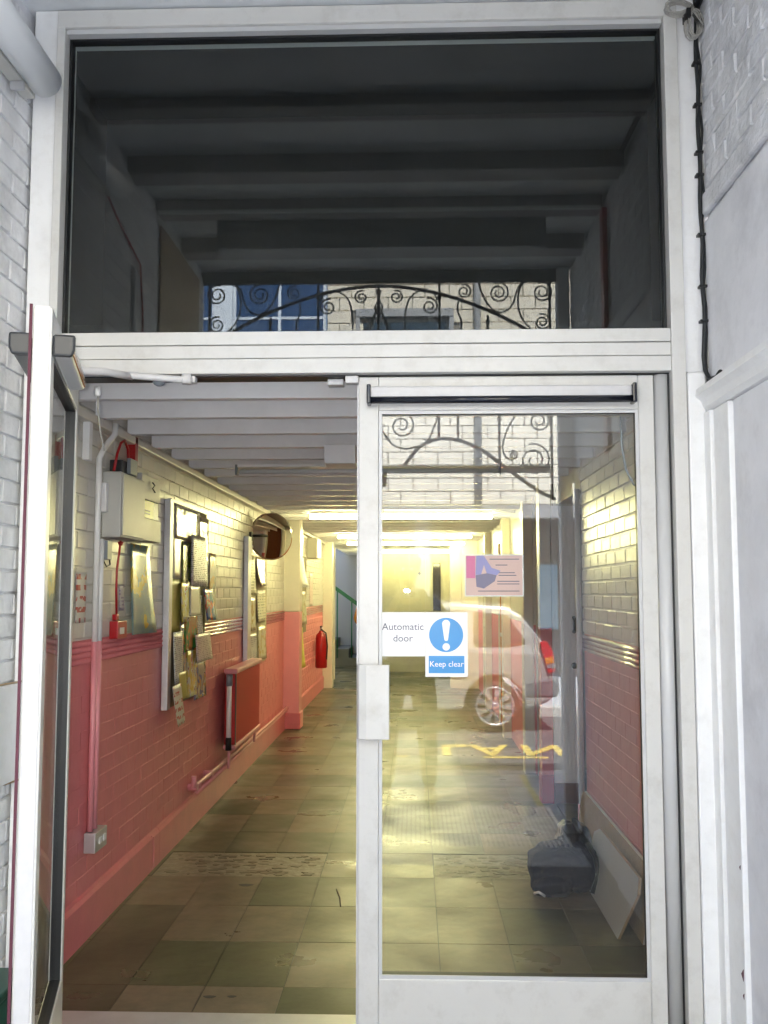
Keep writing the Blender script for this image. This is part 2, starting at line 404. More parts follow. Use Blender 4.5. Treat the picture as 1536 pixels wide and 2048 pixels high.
# street facade opposite
FY = -12.0
fb = root('glazed_block_building', (0, FY, 0), 'sunlit cream glazed block building across the street, mirrored in the glass', 'building')
def fskip(u, z):
    if u < -1.45 and z > 2.5 and z < 6.9 and u > -5.2: return True
    if -.95 < u < .65 and 4.45 < z < 6.0: return True
    return False
mb = MB()
mb.box(-9, -5.2, FY - .5, FY, 2.84, 9.5); mb.box(-5.2, -1.42, FY - .5, FY, 6.86, 9.5); mb.box(-5.2, -1.42, FY - .5, FY, 2.84, 3.4)
mb.box(-1.42, -.93, FY - .5, FY, 2.84, 9.5); mb.box(-.93, .63, FY - .5, FY, 2.84, 4.47); mb.box(-.93, .63, FY - .5, FY, 6.0, 9.5); mb.box(.63, 9, FY - .5, FY, 2.84, 9.5)
mb.build('wall', 'blockjoint', fb)
bricks(fb, 'y', FY, 1, -1.42, 2.62, 2.84, 7.1, lambda u, z: 'block2' if (z < 4.4) else 'block', L=.40, H=.213, joint=.015, d=.03, ch=.006, skew=.0015, name='glazed_block', skip=fskip, key=lambda u, z: abs(z - 5) + abs(u - .6), nvar=3)
bricks(fb, 'y', FY, 1, 2.62, 8.9, 2.84, 9.4, lambda u, z: 'block', L=.40, H=.213, joint=.015, d=.03, ch=.006, name='glazed_block', limit=0)
bricks(fb, 'y', FY, 1, -1.42, 2.62, 7.1, 9.4, lambda u, z: 'block', L=.40, H=.213, joint=.015, d=.03, ch=.006, name='glazed_block', limit=0)
bricks(fb, 'y', FY, 1, -9, -5.2, 2.84, 9.4, lambda u, z: 'block', L=.40, H=.213, joint=.015, d=.03, ch=.006, name='glazed_block', limit=0)
def window(parent, x0, x1, z0, z1, y, cols, rows, glass, fr, inset=.12, bar=.05, name='window'):
    w = MB()
    w.box(x0, x1, y - inset - .05, y - inset, z0, z0 + bar); w.box(x0, x1, y - inset - .05, y - inset, z1 - bar, z1)
    w.box(x0, x0 + bar, y - inset - .05, y - inset, z0 + bar, z1 - bar); w.box(x1 - bar, x1, y - inset - .05, y - inset, z0 + bar, z1 - bar)
    for i in range(1, cols):
        xx = x0 + (x1 - x0) * i / cols; w.box(xx - bar / 2, xx + bar / 2, y - inset - .05, y - inset, z0 + bar, z1 - bar)
    W_ = w.build(name, fr, parent)
    for i in range(cols):
        a = x0 + (x1 - x0) * i / cols + bar / 2; b = x0 + (x1 - x0) * (i + 1) / cols - bar / 2
        for j in range(rows):
            c = z0 + bar + (z1 - z0 - 2 * bar) * j / rows; d = z0 + bar + (z1 - z0 - 2 * bar) * (j + 1) / rows
            B(a + .001, b - .001, y - inset - .035, y - inset - .015, c + .02 * (j > 0), d).build('pane', glass, W_)
            if j: B(a, b, y - inset - .048, y - inset - .003, c - .022, c + .02).build('glazing_bar', fr, W_)
    return W_
window(fb, -5.2, -3.3, 3.4, 6.86, FY, 2, 4, 'bluewin', 'winframe')
window(fb, -3.0, -1.45, 3.4, 6.86, FY, 2, 4, 'bluewin', 'winframe')
B(-3.3, -3.0, FY - .25, FY - .05, 3.4, 6.86).build('mullion_pier', 'winframe', fb)
window(fb, -.88, .58, 4.47, 5.93, FY, 2, 1, 'winglass', 'greyframe')
mb = MB(); mb.box(-.95, .65, FY - .02, FY + .05, 5.93, 6.06); mb.box(-.95, -.88, FY - .02, FY + .04, 4.45, 5.93); mb.box(.58, .65, FY - .02, FY + .04, 4.45, 5.93)
mb.build('window_surround', 'greyframe', fb)
MB().tube([(1.03, FY + .12, 2.7), (1.03, FY + .12, 9.4)], .055, 10).build('drainpipe', 'greyframe', fb)
B(-9, 9, FY - .3, FY + .10, 2.62, 2.83).build('shop_fascia', 'greyframe', fb)
for i in range(6):
    x0 = -9 + i * 3
    B(x0, x0 + .25, FY - .3, FY, 0, 2.62).build('shop_pier', 'greyframe', fb)
    B(x0 + .25, x0 + 3, FY - .4, FY - .2, .1, .6).build('stall_riser', 'shop', fb)
    B(x0 + .25, x0 + 3, FY - .33, FY - .28, .6, 2.62).build('shop_window', 'darkglass', fb)
B(1.98, 2.30, FY - .199, FY - .17, .85, 1.88).build('blue_panel', 'winglass', fb)
# ironwork over the passage mouth
IY = -2.72
ig = root('wrought_iron_overthrow', (-.225, IY, 2.1), 'black wrought iron arch with scrolls across the passage mouth, mirrored in the glass', 'ironwork')
def bar(p, r=.009, name='iron_bar', n=6): return MB().tube([(x, IY, z) for x, z in p], r * .9, n).build(name, 'iron', ig)
def spiral(cx, cz, r, turns=1.6, start=0., d=1, r0=.25, rr=.0062):
    n = int(26 * turns); pts = []
    for i in range(n + 1):
        t = i / n; a = start + d * turns * 2 * PI * t; q = r * (1 - (1 - r0) * t)
        pts.append((cx + q * math.cos(a), cz + q * math.sin(a)))
    return bar(pts, rr, 'scroll')
cx0 = -.225
def sym(pts, **k):
    bar(pts, **k); bar([(2 * cx0 - x, z) for x, z in pts], **k)
arch = [(cx0 + u * 1.11, 3.405 - .40 * abs(u) ** 1.9 + 0) for u in [i / 16 for i in range(-16, 17)]]
bar(arch, r=.013, name='arch_bar')
bar([(XL + .02, 3.43), (XR - .04, 3.43)], r=.012, name='top_rail')
IRON_CURVES = [
    [(0.415, 3.42), (0.45, 3.316), (0.504, 3.244), (0.554, 3.225), (0.607, 3.247), (0.639, 3.298), (0.67, 3.392), (0.727, 3.433), (0.796, 3.436)],
    [(0.784, 3.433), (0.696, 3.411), (0.664, 3.31), (0.683, 3.197), (0.74, 3.121), (0.806, 3.09), (0.853, 3.112)],
    [(-0.057, 3.09), (-0.057, 3.206), (-0.025, 3.326), (0.054, 3.373), (0.123, 3.354), (0.151, 3.31)],
    [(-0.227, 3.206), (-0.249, 3.266), (-0.227, 3.316), (-0.211, 3.379)],
    [(-0.227, 3.285), (-0.268, 3.159), (-0.296, 3.083)],
    [(-0.227, 3.285), (-0.17, 3.159), (-0.11, 3.083)],
    [(0.286, 3.31), (0.28, 3.238), (0.305, 3.159), (0.293, 3.083)],
    [(-0.201, 2.463), (-0.145, 2.385), (-0.079, 2.353), (-0.025, 2.353), (0.079, 2.397), (0.132, 2.504), (0.148, 2.555)],
    [(0.636, 2.555), (0.585, 2.463), (0.557, 2.36), (0.576, 2.297), (0.62, 2.271)],
    [(0.645, 3.083), (0.696, 3.109), (0.759, 3.109)],
]
IRON_SPIRALS = [
    (0.321, 3.364, 0.048, 1.7),
    (0.541, 3.354, 0.070, 1.9),
    (0.818, 3.354, 0.068, 1.9),
    (0.818, 3.159, 0.055, 1.8),
    (0.101, 3.269, 0.055, 1.7),
    (-0.113, 3.332, 0.045, 1.6),
    (-0.079, 2.498, 0.085, 1.7),
    (0.623, 2.306, 0.030, 1.4),
    (0.787, 2.523, 0.072, 1.8),
    (0.755, 2.275, 0.105, 1.9),
]
IRON_UPRIGHTS = [[(0.164, 3.433), (0.164, 3.083)], [(0.157, 2.655), (0.157, 2.407)], [(0.277, 2.655), (0.277, 2.407)], [(0.538, 2.655), (0.538, 2.262)], [(0.866, 3.433), (0.866, 2.042)], [(-0.227, 3.433), (-0.227, 2.97)], [(0.472, 3.206), (0.472, 3.083)]]
INNER_ARCH = [(0.884, 2.026), (0.859, 2.039), (0.774, 2.083), (0.642, 2.177), (0.538, 2.256), (0.434, 2.334), (0.315, 2.391), (0.211, 2.413), (0.12, 2.404), (0.025, 2.353), (-0.06, 2.246)]
def flip(p): return [(2 * cx0 - x, z) for x, z in p]
def smooth_(p, n=5):
    out = []
    for i in range(len(p) - 1):
        a, b, c, d = [Vector(p[max(0, min(len(p) - 1, i + k))]) for k in (-1, 0, 1, 2)]
        for k in range(n):
            t = k / n; q = .5 * ((2 * b) + (c - a) * t + (2 * a - 5 * b + 4 * c - d) * t * t + (3 * b - a - 3 * c + d) * t ** 3); out.append(tuple(q))
    return out + [tuple(p[-1])]
for p in IRON_CURVES:
    for q in (p, flip(p)): bar(smooth_(q), r=.0065, name='curved_bar')
for p in IRON_UPRIGHTS:
    for q in ((p, flip(p)) if abs(p[0][0] - cx0) > .03 else (p,)):
        bar(q, r=.009, name='upright'); x_, z_ = q[0][0], (q[0][1] * .7 + q[1][1] * .3)
        MB().lathe([(.009, -.012), (.017, 0), (.009, .012)], (x_, IY, z_), n=8).build('collar', 'iron', ig)
for (x, z, r_, t) in IRON_SPIRALS:
    spiral(x, z, r_, t, 1.9, -1); spiral(2 * cx0 - x, z, r_, t, PI - 1.9, 1)
for q in (INNER_ARCH, flip(INNER_ARCH)): bar(smooth_(q), r=.013, name='arch_bar')
B(XL, XR, YM - .02, YM + .06, 3.44, 3.5).build('head_channel', 'iron', ig)
B(-.212, .850, IY - .02, IY + .02, 2.195, 2.238).build('lower_rail', 'iron', ig)
B(-.212, -.175, IY - .02, IY + .02, 2.11, 2.194).build('rail_bracket', 'iron', ig)

# car at the far kerb: tail towards +x
cr = root('parked_car', (-.6, -7.6, 0), 'silver white hatchback parked by the far kerb, mirrored in the door glass', 'car')
CW0, CW1 = -8.25, -6.78
side = [(1.36, .30), (1.44, .36), (1.45, .55), (1.40, .80), (1.33, .93), (1.12, 1.20), (.98, 1.29), (.4, 1.33), (-.5, 1.33), (-1.15, 1.24), (-1.75, .90), (-2.45, .80), (-2.68, .66), (-2.72, .40), (-2.62, .26),
        (-2.35, .22), (-2.29, .42), (-2.12, .55), (-1.92, .55), (-1.75, .42), (-1.69, .22), (.50, .22), (.55, .42), (.71, .57), (.95, .57), (1.11, .42), (1.16, .22)]
def tumble(z): return 0 if z < .85 else (z - .85) * .32
import bmesh
bm = bmesh.new()
NS = 7; rings = []
for k_ in range(NS):
    t = k_ / (NS - 1); ring = []
    for x, z in side:
        y0 = CW1 - tumble(z); y1 = CW0 + tumble(z)
        bul = .035 * math.sin(PI * t) if (x > 1.2 or x < -2.4) else 0
        crown = .03 * math.sin(PI * t) if z > 1.1 else 0
        ring.append(bm.verts.new((x + (bul if x > 0 else -bul), y0 + (y1 - y0) * t, z + crown)))
    rings.append(ring)
for a, b in zip(rings, rings[1:]):
    for i in range(len(side)):
        j = (i + 1) % len(side); bm.faces.new((a[i], a[j], b[j], b[i]))
bm.faces.new(rings[0]); bm.faces.new(list(reversed(rings[-1])))
bmesh.ops.recalc_face_normals(bm, faces=bm.faces)
me = bpy.data.meshes.new('body'); bm.to_mesh(me); bm.free(); me.materials.append(M['carpaint'])
o = bpy.data.objects.new('body', me); C.objects.link(o); o.parent = cr
me.transform(Matrix.Translation((.6, 7.6, 0))); WL[o] = WL[cr]
d = o.modifiers.new('bevel', 'BEVEL'); d.width = .03; d.segments = 3; d.limit_method = 'ANGLE'; d.angle_limit = R(25)
def carwin(pts, name='side_window'):
    mb = MB(); n = len(pts); v = [(x, CW1 - tumble(z) + .004, z) for x, z in pts] + [(x, CW1 - tumble(z) - .01, z) for x, z in pts]
    mb.add(v, [tuple(range(n)), tuple(reversed(range(n, 2 * n)))] + [(i, n + i, n + (i + 1) % n, (i + 1) % n) for i in range(n)]); mb.build(name, 'carglass', cr)
    mb = MB(); v = [(x, CW0 + tumble(z) - .004, z) for x, z in pts] + [(x, CW0 + tumble(z) + .01, z) for x, z in pts]
    mb.add(v, [tuple(range(n)), tuple(reversed(range(n, 2 * n)))] + [(i, n + i, n + (i + 1) % n, (i + 1) % n) for i in range(n)]); mb.build(name, 'carglass', cr)
carwin([(.98, .90), (1.16, .93), (.98, 1.20), (.62, 1.24), (.62, .90)])
carwin([(.54, .90), (.54, 1.25), (-.35, 1.26), (-.35, .90)])
carwin([(-.43, .90), (-.43, 1.25), (-1.0, 1.21), (-1.5, .94), (-1.5, .90)])
mb = MB(); mb.prism([(1.185, 1.14), (1.345, .93), (1.37, .94), (1.21, 1.16)], CW0 + .22, CW1 - .22); mb.build('rear_window', 'carglass', cr)
mb = MB(); mb.prism([(-1.22, 1.22), (-1.70, .95), (-1.73, .97), (-1.25, 1.24)], CW0 + .22, CW1 - .22); mb.build('windscreen', 'carglass', cr)
mb = MB().prism([(1.15, .36), (1.47, .36), (1.50, .42), (1.49, .56), (1.16, .52)], CW0 - .01, CW1 + .012); mb.build('rear_bumper', 'bumper', cr, bevel=.02)
mb = MB().prism([(-2.3, .30), (-2.74, .30), (-2.76, .44), (-2.70, .56), (-2.3, .48)], CW0 - .01, CW1 + .012); mb.build('front_bumper', 'bumper', cr, bevel=.02)
for s_, yy in ((1, CW1), (-1, CW0)):
    q = lambda a, b: (min(a, b), max(a, b))
    y0, y1 = q(yy + .018 * s_, yy - .10 * s_)
    tl = MB().prism([(1.30, .92), (1.37, .94), (1.44, .82), (1.46, .62), (1.38, .60), (1.34, .76)], y0, y1).build('tail_light', 'tailred', cr, bevel=.008)
    MB().prism([(1.35, .76), (1.43, .78), (1.45, .72), (1.36, .70)], y0 - .003, y1 + .003).build('amber_lens', 'tailamber', tl)
    MB().prism([(1.36, .695), (1.455, .71), (1.46, .66), (1.37, .655)], y0 - .003, y1 + .003).build('clear_lens', 'hub', tl)
    for wx in (.83, -2.02):
        wy = yy - .09 * s_
        wh = root('wheel', (wx, wy, .26)); wh.parent = cr; wh.location = (wx + .6, wy + 7.6, .26)
        MB().lathe([(.15, -.09), (.24, -.085), (.262, -.06), (.266, 0), (.262, .06), (.24, .085), (.15, .075)], (wx, wy, .26), (0, s_, 0), 30).build('tyre', 'tyre', wh)
        hb = MB().lathe([(.20, .062), (.205, .088), (.19, .092), (.175, .078), (.172, .062)], (wx, wy, .26), (0, s_, 0), 30)
        for i in range(9):
            a = 2 * PI * i / 9; ca, sa = math.cos(a), math.sin(a); pw = .028
            vv = [];
            for rr_, hw, hh in ((.03, .016, .10), (.11, .022, .10), (.178, .034, .084)):
                for sg in (-1, 1):
                    vv.append((wx + ca * rr_ - sa * hw * sg, wy + s_ * hh, .26 + sa * rr_ + ca * hw * sg))
            for rr_, hw, hh in ((.03, .016, .06), (.11, .022, .06), (.178, .034, .06)):
                for sg in (-1, 1):
                    vv.append((wx + ca * rr_ - sa * hw * sg, wy + s_ * hh, .26 + sa * rr_ + ca * hw * sg))
            hb.add(vv, [(0, 1, 3, 2), (2, 3, 5, 4), (0, 2, 8, 6), (2, 4, 10, 8), (1, 7, 9, 3), (3, 9, 11, 5)])
        hb.lathe([(.045, .06), (.045, .105), (.03, .112)], (wx, wy, .26), (0, s_, 0), 16)
        hb.build('wheel_trim', 'hub', wh)
        MB().lathe([(.17, .05), (.17, .06)], (wx, wy, .26), (0, s_, 0), 20).build('brake_shadow_plate', 'tyre', wh)  # dark disc paints the shade behind the wheel trim
B(-.38, .58, CW1 + .001, CW1 + .012, .56, .60).build('rubbing_strip', 'bumper', cr)
B(.40, .53, CW1 + .003, CW1 + .03, .80, .825).build('door_handle', 'carpaint', cr)

# ================================================================== PASSAGE
nearkey = lambda u, z: math.hypot(u + .1, (z - 1.6) * .35)
wl = root('passage_left_wall', (XL + .03, -1.4, 0), 'white painted brick wall on the left edge, beside the open door leaf', 'wall')
B(XL - .12, XL + .02, YM, .06, -.02, 3.56).build('mortar_bed', 'ext_smooth', wl)
bricks(wl, 'x', XL + .02, 1, YM + .01, .05, .02, 3.5, lambda u, z: 'ext_white', key=lambda u, z: -u if u > -.5 else 5 - u, d=.011, ch=.003, skew=.0015)
wr = root('passage_right_wall', (XR + .02, -1.4, 0), 'white painted rough brick wall on the right with a smooth rendered panel below', 'wall')
B(XR + .03, XR + .42, YM, .06, -.02, 3.56).build('mortar_bed', 'ext_rough', wr)
bricks(wr, 'x', XR + .03, -1, YM + .01, .05, 2.825, 3.5, lambda u, z: 'ext_rough', key=lambda u, z: -u, d=.012, ch=.006, skew=.005, joint=.006)
B(XR + .004, XR + .029, YM + .01, .05, 2.728, 2.802).build('string_course', 'ext_rough', wr, bevel=.008)
B(XR + .012, XR + .029, YM + .01, .05, 2.13, 2.706).build('render_panel', 'ext_smooth', wr, bevel=.004)
sc = root('side_door_casing', (XR, -.8, 0), 'white moulded door casing on the right wall, with chipped paint low down', 'door casing')
mb = MB().prism([(XR + .029, 2.128), (XR - .035, 2.124), (XR - .038, 2.10), (XR - .02, 2.085), (XR - .012, 2.062), (XR + .005, 2.050), (XR + .029, 2.048)], -1.9, -.012, 'xz')
mb.build('head_moulding', 'casing', sc)
B(XR - .012, XR + .029, -.128, -.014, .0, 2.046).build('casing_board', 'casing', sc, bevel=.004)
B(XR - .0, XR + .029, -.275, -.131, .0, 2.046).build('casing_board', 'casing', sc, bevel=.004)
B(XR + .016, XR + .029, -1.6, -.279, .0, 2.046).build('flush_panel', 'ext_smooth', sc)
for z_, s_ in ((.305, .016), (.245, .008), (.62, .006)):
    MB().prism([(-.262, z_ - s_), (-.262 + s_ * 1.1, z_), (-.264, z_ + s_ * 1.2)], XR - .0015, XR + .003, 'yz').build('paint_chip', 'maroon', sc)
tag(B(XL - .12, XR + .42, YM, .06, 3.515, 3.60).build('passage_ceiling', 'ext_ceil'), kind='structure')
for i, (yy, zz, hh) in enumerate(((-.62, 3.42, .05), (-1.15, 3.40, .09), (-1.66, 3.45, .065), (-2.2, 3.40, .09))):
    tag(B(XL + .031, XR + .003, yy - .07, yy + .07, 3.515 - hh, 3.514).build('ceiling_beam', 'grey_soffit', loc=(0, yy, 3.5), bevel=.004),
        'white ceiling beam over the passage, %s, mirrored dark in the transom' % ('nearest the door', 'second from the door', 'third from the door', 'farthest from the door')[i], 'beam', 'passage ceiling beams')
tag(B(-1.08, .72, -1.98, -1.80, 3.32, 3.513).build('ceiling_box', 'grey', loc=(0, -1.9, 3.4), bevel=.006), 'long dark box fixed under the passage ceiling, mirrored in the transom', 'ceiling box')

tag(B(XL + .04, XR - .01, -1.585, -1.575, 3.43, 3.448).build('trim_strip', 'casing', loc=(0, -1.58, 3.44)), 'thin pale strip across the third passage beam, mirrored in the transom', 'trim')  # added strip draws the bright bottom edge of the third beam
tag(B(.905, XR - .001, YM + .01, YM + .12, .0, 3.49).build('mouth_post', 'ext_ceil', loc=(.95, YM, 0), bevel=.006), 'pale post at the right edge of the passage mouth, mirrored in the door glass', 'post')
# unlit batten lamp, upper left
lp = root('wall_lamp', (-1.26, -.6, 3.16), 'unlit white tubular lamp high on the left brick wall', 'lamp')
A_ = Vector((-1.262, -.15, 3.195)); Z_ = Vector((-1.256, -.68, 3.19))
MB().tube([A_ + Vector((0, .012, 0)), A_, Z_, Z_ - Vector((0, .012, 0))], [.045, .056, .056, .045], 32).build('diffuser', 'tube_off', lp)
B(-1.352, -1.308, -.70, -.12, 3.15, 3.215).build('back_plate', 'cabinet', lp, bevel=.004)
B(-1.346, -1.30, -.24, -.23, 3.12, 3.149).build('bracket', 'steel', lp)
# cables upper right
cb = root('black_cables', (1.0, -.03, 2.8), 'bundle of black cables clipped down the right corner of the entrance', 'cable')
def wob(x, y, z0, z1, n, a, ph=0): return [(x + a * math.sin(ph + i * 1.3), y + a * .4 * math.cos(i * 1.7 + ph), z0 + (z1 - z0) * i / n) for i in range(n + 1)]
MB().tube(wob(.980, -.062, 3.5, 2.30, 22, .0025) + [(.974, -.066, 2.24), (.976, -.07, 2.19), (.984, -.09, 2.155), (.988, -.15, 2.148), (.985, -.2, 2.155)], .0075, 8).build('cable', 'cable_black', cb)
MB().tube(wob(.988, -.060, 3.49, 2.30, 26, .005, 1) + [(.982, -.062, 2.22), (.985, -.065, 2.17), (.985, -.08, 2.14)], .0045, 6).build('cable', 'cable_black', cb)
MB().tube([(.980, -.062, 3.46), (.985, -.2, 3.49), (.975, -.6, 3.50), (.97, -1.2, 3.50)], .012, 8).build('cable', 'cable_black', cb)
MB().tube(wob(.990, -.056, 3.45, 2.20, 20, .003, 2), .004, 6).build('cable', 'cable_white', cb)
for z_ in (3.27, 3.12, 2.95, 2.87, 2.66, 2.48, 2.36):
    B(.966, .992, -.072, -.046, z_ - .004, z_ + .004).build('cable_clip', 'black', cb)
cc = root('cable_coil', (.94, -.05, 3.42), 'coiled bunch of dirty white cable in the upper right corner', 'cable')
for i in range(9):
    a0 = random.uniform(-.3, .3); pts = []
    c0 = (.915 + random.uniform(-.008, .008), -.072 - .004 * i, 3.455); c1 = (.965 + random.uniform(-.008, .008), -.072 - .004 * i, 3.395)
    for (cxx, cyy, czz), rx, rz_ in ((c0, .042, .024), (c1, .022, .048)):
        for t in range(13):
            w = 2 * PI * t / 12 + a0; pts.append((cxx + rx * math.cos(w), cyy + .004 * math.sin(2 * w), czz + rz_ * math.sin(w)))
    MB().tube(pts, .0022, 5).build('cable_loop', 'cable_white', cc)
B(.935, .950, -.115, -.062, 3.41, 3.44).build('cable_tie', 'black', cc)
tag(B(XL + .031, XL + .045, -2.55, -1.66, 1.3, 3.40).build('wall_panel', 'tan', loc=(XL, -2.1, 2)), 'tan boarded panel high on the left passage wall, mirrored in the transom', 'panel')
tag(MB().tube([(XL + .05, -1.15, 2.2), (XL + .05, -1.15, 3.0)], .014, 10).build('wall_conduit', 'casing', loc=(XL, -1.15, 2.6)), 'short white conduit on the left passage wall, mirrored in the transom', 'conduit')
tag(B(XR - .012, XR + .012, -1.60, -1.53, 2.14, 3.42).build('red_trunking', 'red', loc=(XR, -1.55, 2.8)), 'red vertical trunking on the right passage wall, mirrored in the transom', 'trunking')
tag(MB().tube([(XL + .04, -.62, 3.25), (XL + .04, -.95, 3.14), (XL + .04, -1.3, 3.06), (XL + .04, -1.36, 2.8), (XL + .04, -1.36, 2.2)], .005, 6).build('red_cable', 'red', loc=(XL, -1, 2.8)), 'thin red cable down the left passage wall, mirrored in the transom', 'cable')
# boxed white casing on the left wall and green crate
bx = root('broken_trunking_box', (-1.33, -.12, .98), 'white boxed cover with torn tan edges on the left brick wall', 'cover')
B(-1.358, -1.318, -.27, -.018, .83, 1.145).build('cover_panel', 'casing', bx, bevel=.004)
MB().tube([(-1.352, -.272, 1.146), (-1.33, -.15, 1.150), (-1.316, -.02, 1.149)], .0035, 6).build('torn_edge', 'tan', bx)
MB().tube([(-1.352, -.272, .842), (-1.325, -.14, .828), (-1.316, -.02, .824)], .0035, 6).build('torn_edge', 'tan', bx)
gc = root('green_crate', (-1.28, -.55, 0), 'dark green plastic crate on the ground at the lower left edge', 'crate')
B(-1.345, -1.195, -.98, -.25, .0, .27).build('crate_body', 'greenbin', gc, bevel=.01)
B(-1.350, -1.188, -.99, -.24, .27, .295).build('crate_rim', 'greenbin', gc, bevel=.006)

# ================================================================== ENTRANCE SCREEN (plane y = 0)
fr = root('entrance_screen', (-.2, 0, 0), 'white aluminium frame of the entrance with a dark transom window above', 'door frame')
F0, F1 = -.055, .055
B(-1.345, -1.262, F0, F1, 0, 3.512).build('jamb_cover', 'casing', fr, bevel=.003)
B(-1.261, -1.232, F0 - .012, F1, 0, 3.442).build('jamb', 'alu', fr, bevel=.003)
B(-1.261, .915, F0 - .010, F1, 3.443, 3.506).build('head_rail', 'alu', fr, bevel=.003)
B(-1.231, .865, F0 + .004, F1, 3.425, 3.442).build('glazing_bead', 'alu2', fr)
B(.868, .915, F0 - .012, F1, 0, 3.442).build('jamb', 'alu', fr, bevel=.003)
B(.918, XR + .03, F0 + .01, F1, 2.19, 3.512).build('jamb_cover', 'casing', fr, bevel=.003)
for z0, z1, d_ in ((2.192, 2.243, .0), (2.246, 2.290, .003), (2.293, 2.338, .0)):
    B(-1.231, .867, F0 - .008 + d_, F1, z0, z1).build('transom_rail', 'alu', fr, bevel=.002)
B(-1.231, .867, F0 + .01, F1, 2.2425, 2.2935).build('groove', 'alu2', fr)
# transom pane + gasket
def gasket(x0, x1, z0, z1, y0, y1, t, parent, local=False, name='gasket', m='black'):
    mb = MB(); mb.box(x0, x1, y0, y1, z0, z0 + t); mb.box(x0, x1, y0, y1, z1 - t, z1); mb.box(x0, x0 + t, y0, y1, z0 + t, z1 - t); mb.box(x1 - t, x1, y0, y1, z0 + t, z1 - t)
    return mb.build(name, m, parent, local=local)
gasket(-1.230, .866, 2.339, 3.424, -.022, .012, .008, fr)
B(-1.223, .859, -.004, .002, 2.346, 3.417).build('transom_pane', 'glass_t', fr)
# bright white pilaster right of the frame
pl = root('white_pilaster', (.95, -.03, 0), 'bright white painted pilaster strip just right of the door frame', 'pilaster')
B(.9185, XR + .0, F0 - .012, F1, 0, 2.185).build('pilaster_face', 'casing', pl, bevel=.006)
# void behind the transom; a near-black lining paints its darkness
vd = root('transom_void', (0, 1, 2.4), 'unlit dark boarded void behind the transom window', 'void')
mb = MB()
mb.box(-1.45, 1.1, .9, .95, 2.40, 3.6); mb.box(-1.45, 1.1, .06, .9, 2.37, 2.40); mb.box(-1.45, -1.40, .06, .9, 2.40, 3.6); mb.box(1.05, 1.1, .06, .9, 2.40, 3.6); mb.box(-1.45, 1.1, .06, .95, 3.6, 3.64)
mb.build('void_lining', 'dark_wood', vd)
# threshold
tag(B(-1.231, .867, -.075, .115, .0, .018).build('threshold', 'steel', bevel=.004), 'metal threshold strip under the entrance doors', 'threshold')

# --- door leaves: local frame: hinge at x=0, leaf runs to -x*? width w, thickness along y
def leaf(rt, w, sgn, zt=2.186, z0=.022):
    """leaf from hinge (local x=0) to local x = sgn*w"""
    X = lambda a: sgn * a
    def bx(name, a, b, y0, y1, za, zb, m, bev=.003): return B(X(a), X(b), y0, y1, za, zb).build(name, m, rt, bevel=bev, local=True)
    T = .024
    bx('stile', 0, .052, -T, T, z0, zt, 'alu'); bx('stile', w - .068, w, -T, T, z0, zt, 'alu')
    bx('rail', .0525, w - .0685, -T, T, zt - .118, zt, 'alu'); bx('rail', .0525, w - .0685, -T, T, z0, .190, 'alu')
    x0, x1 = sorted((X(.053), X(w - .069)))
    gasket(x0, x1, .191, zt - .119, -.019, .019, .007, rt, True)
    mb = MB(); a, b, c, d_ = x0, x1, .191, zt - .119
    for (p, q, r_, s_) in ((a, b, c, c + .011), (a, b, d_ - .011, d_), (a, a + .011, c + .011, d_ - .011), (b - .011, b, c + .011, d_ - .011)):
        mb.box(p, q, -.0235, -.0195, r_, s_)
    mb.build('glazing_bead', 'alu2', rt, local=True)
    B(x0 + .007, x1 - .007, -.003, .003, .198, zt - .126).build('pane', 'glass', rt, local=True)
    B(X(w + .0005), X(w + .006), -.018, .018, z0, zt).build('edge_seal', 'leafedge', rt, local=True)
HX = .8145
rd = root('glass_door', (HX, 0, 0), 'closed right glass door leaf in white aluminium with blue sticker', 'door')
leaf(rd, 1.004, -1)
sb = B(-.968, -.080, -.062, -.028, 2.104, 2.146).build('sensor_bar', 'leafedge', rd, bevel=.006, local=True)
MB().tube([(-.966, -.058, 2.098), (-.082, -.058, 2.098)], .0125, 14).build('sensor_lens', 'gloss_black', sb, local=True)
for x_ in (-.975, -.081): B(x_, x_ + .014, -.078, -.024, 2.083, 2.150).build('end_cap', 'gloss_black', sb, bevel=.004, local=True)
mb = MB(); pts = [(-1.003, -.026), (-1.008, -.05), (-1.0, -.066), (-.975, -.072), (-.900, -.074), (-.898, -.066), (-.968, -.062), (-.985, -.052), (-.99, -.026)]
mb.prism(pts, .965, 1.208, 'xy'); mb.build('pull_handle', 'alu', rd, local=True, bevel=.002)
pp = MB().tube([(.842, -.012, .0), (.842, -.012, 2.186)], .025, 20).build('pivot_post', 'alu2', fr)
B(.8605, .8665, -.03, .02, .02, 2.186).build('shadow_gap', 'black', fr)  # black strip paints the shade in the gap beside the pivot post
B(-1.231, .867, -.03, .05, 2.1875, 2.1915).build('head_seal', 'black', fr)  # black strip paints the dark recess under the transom

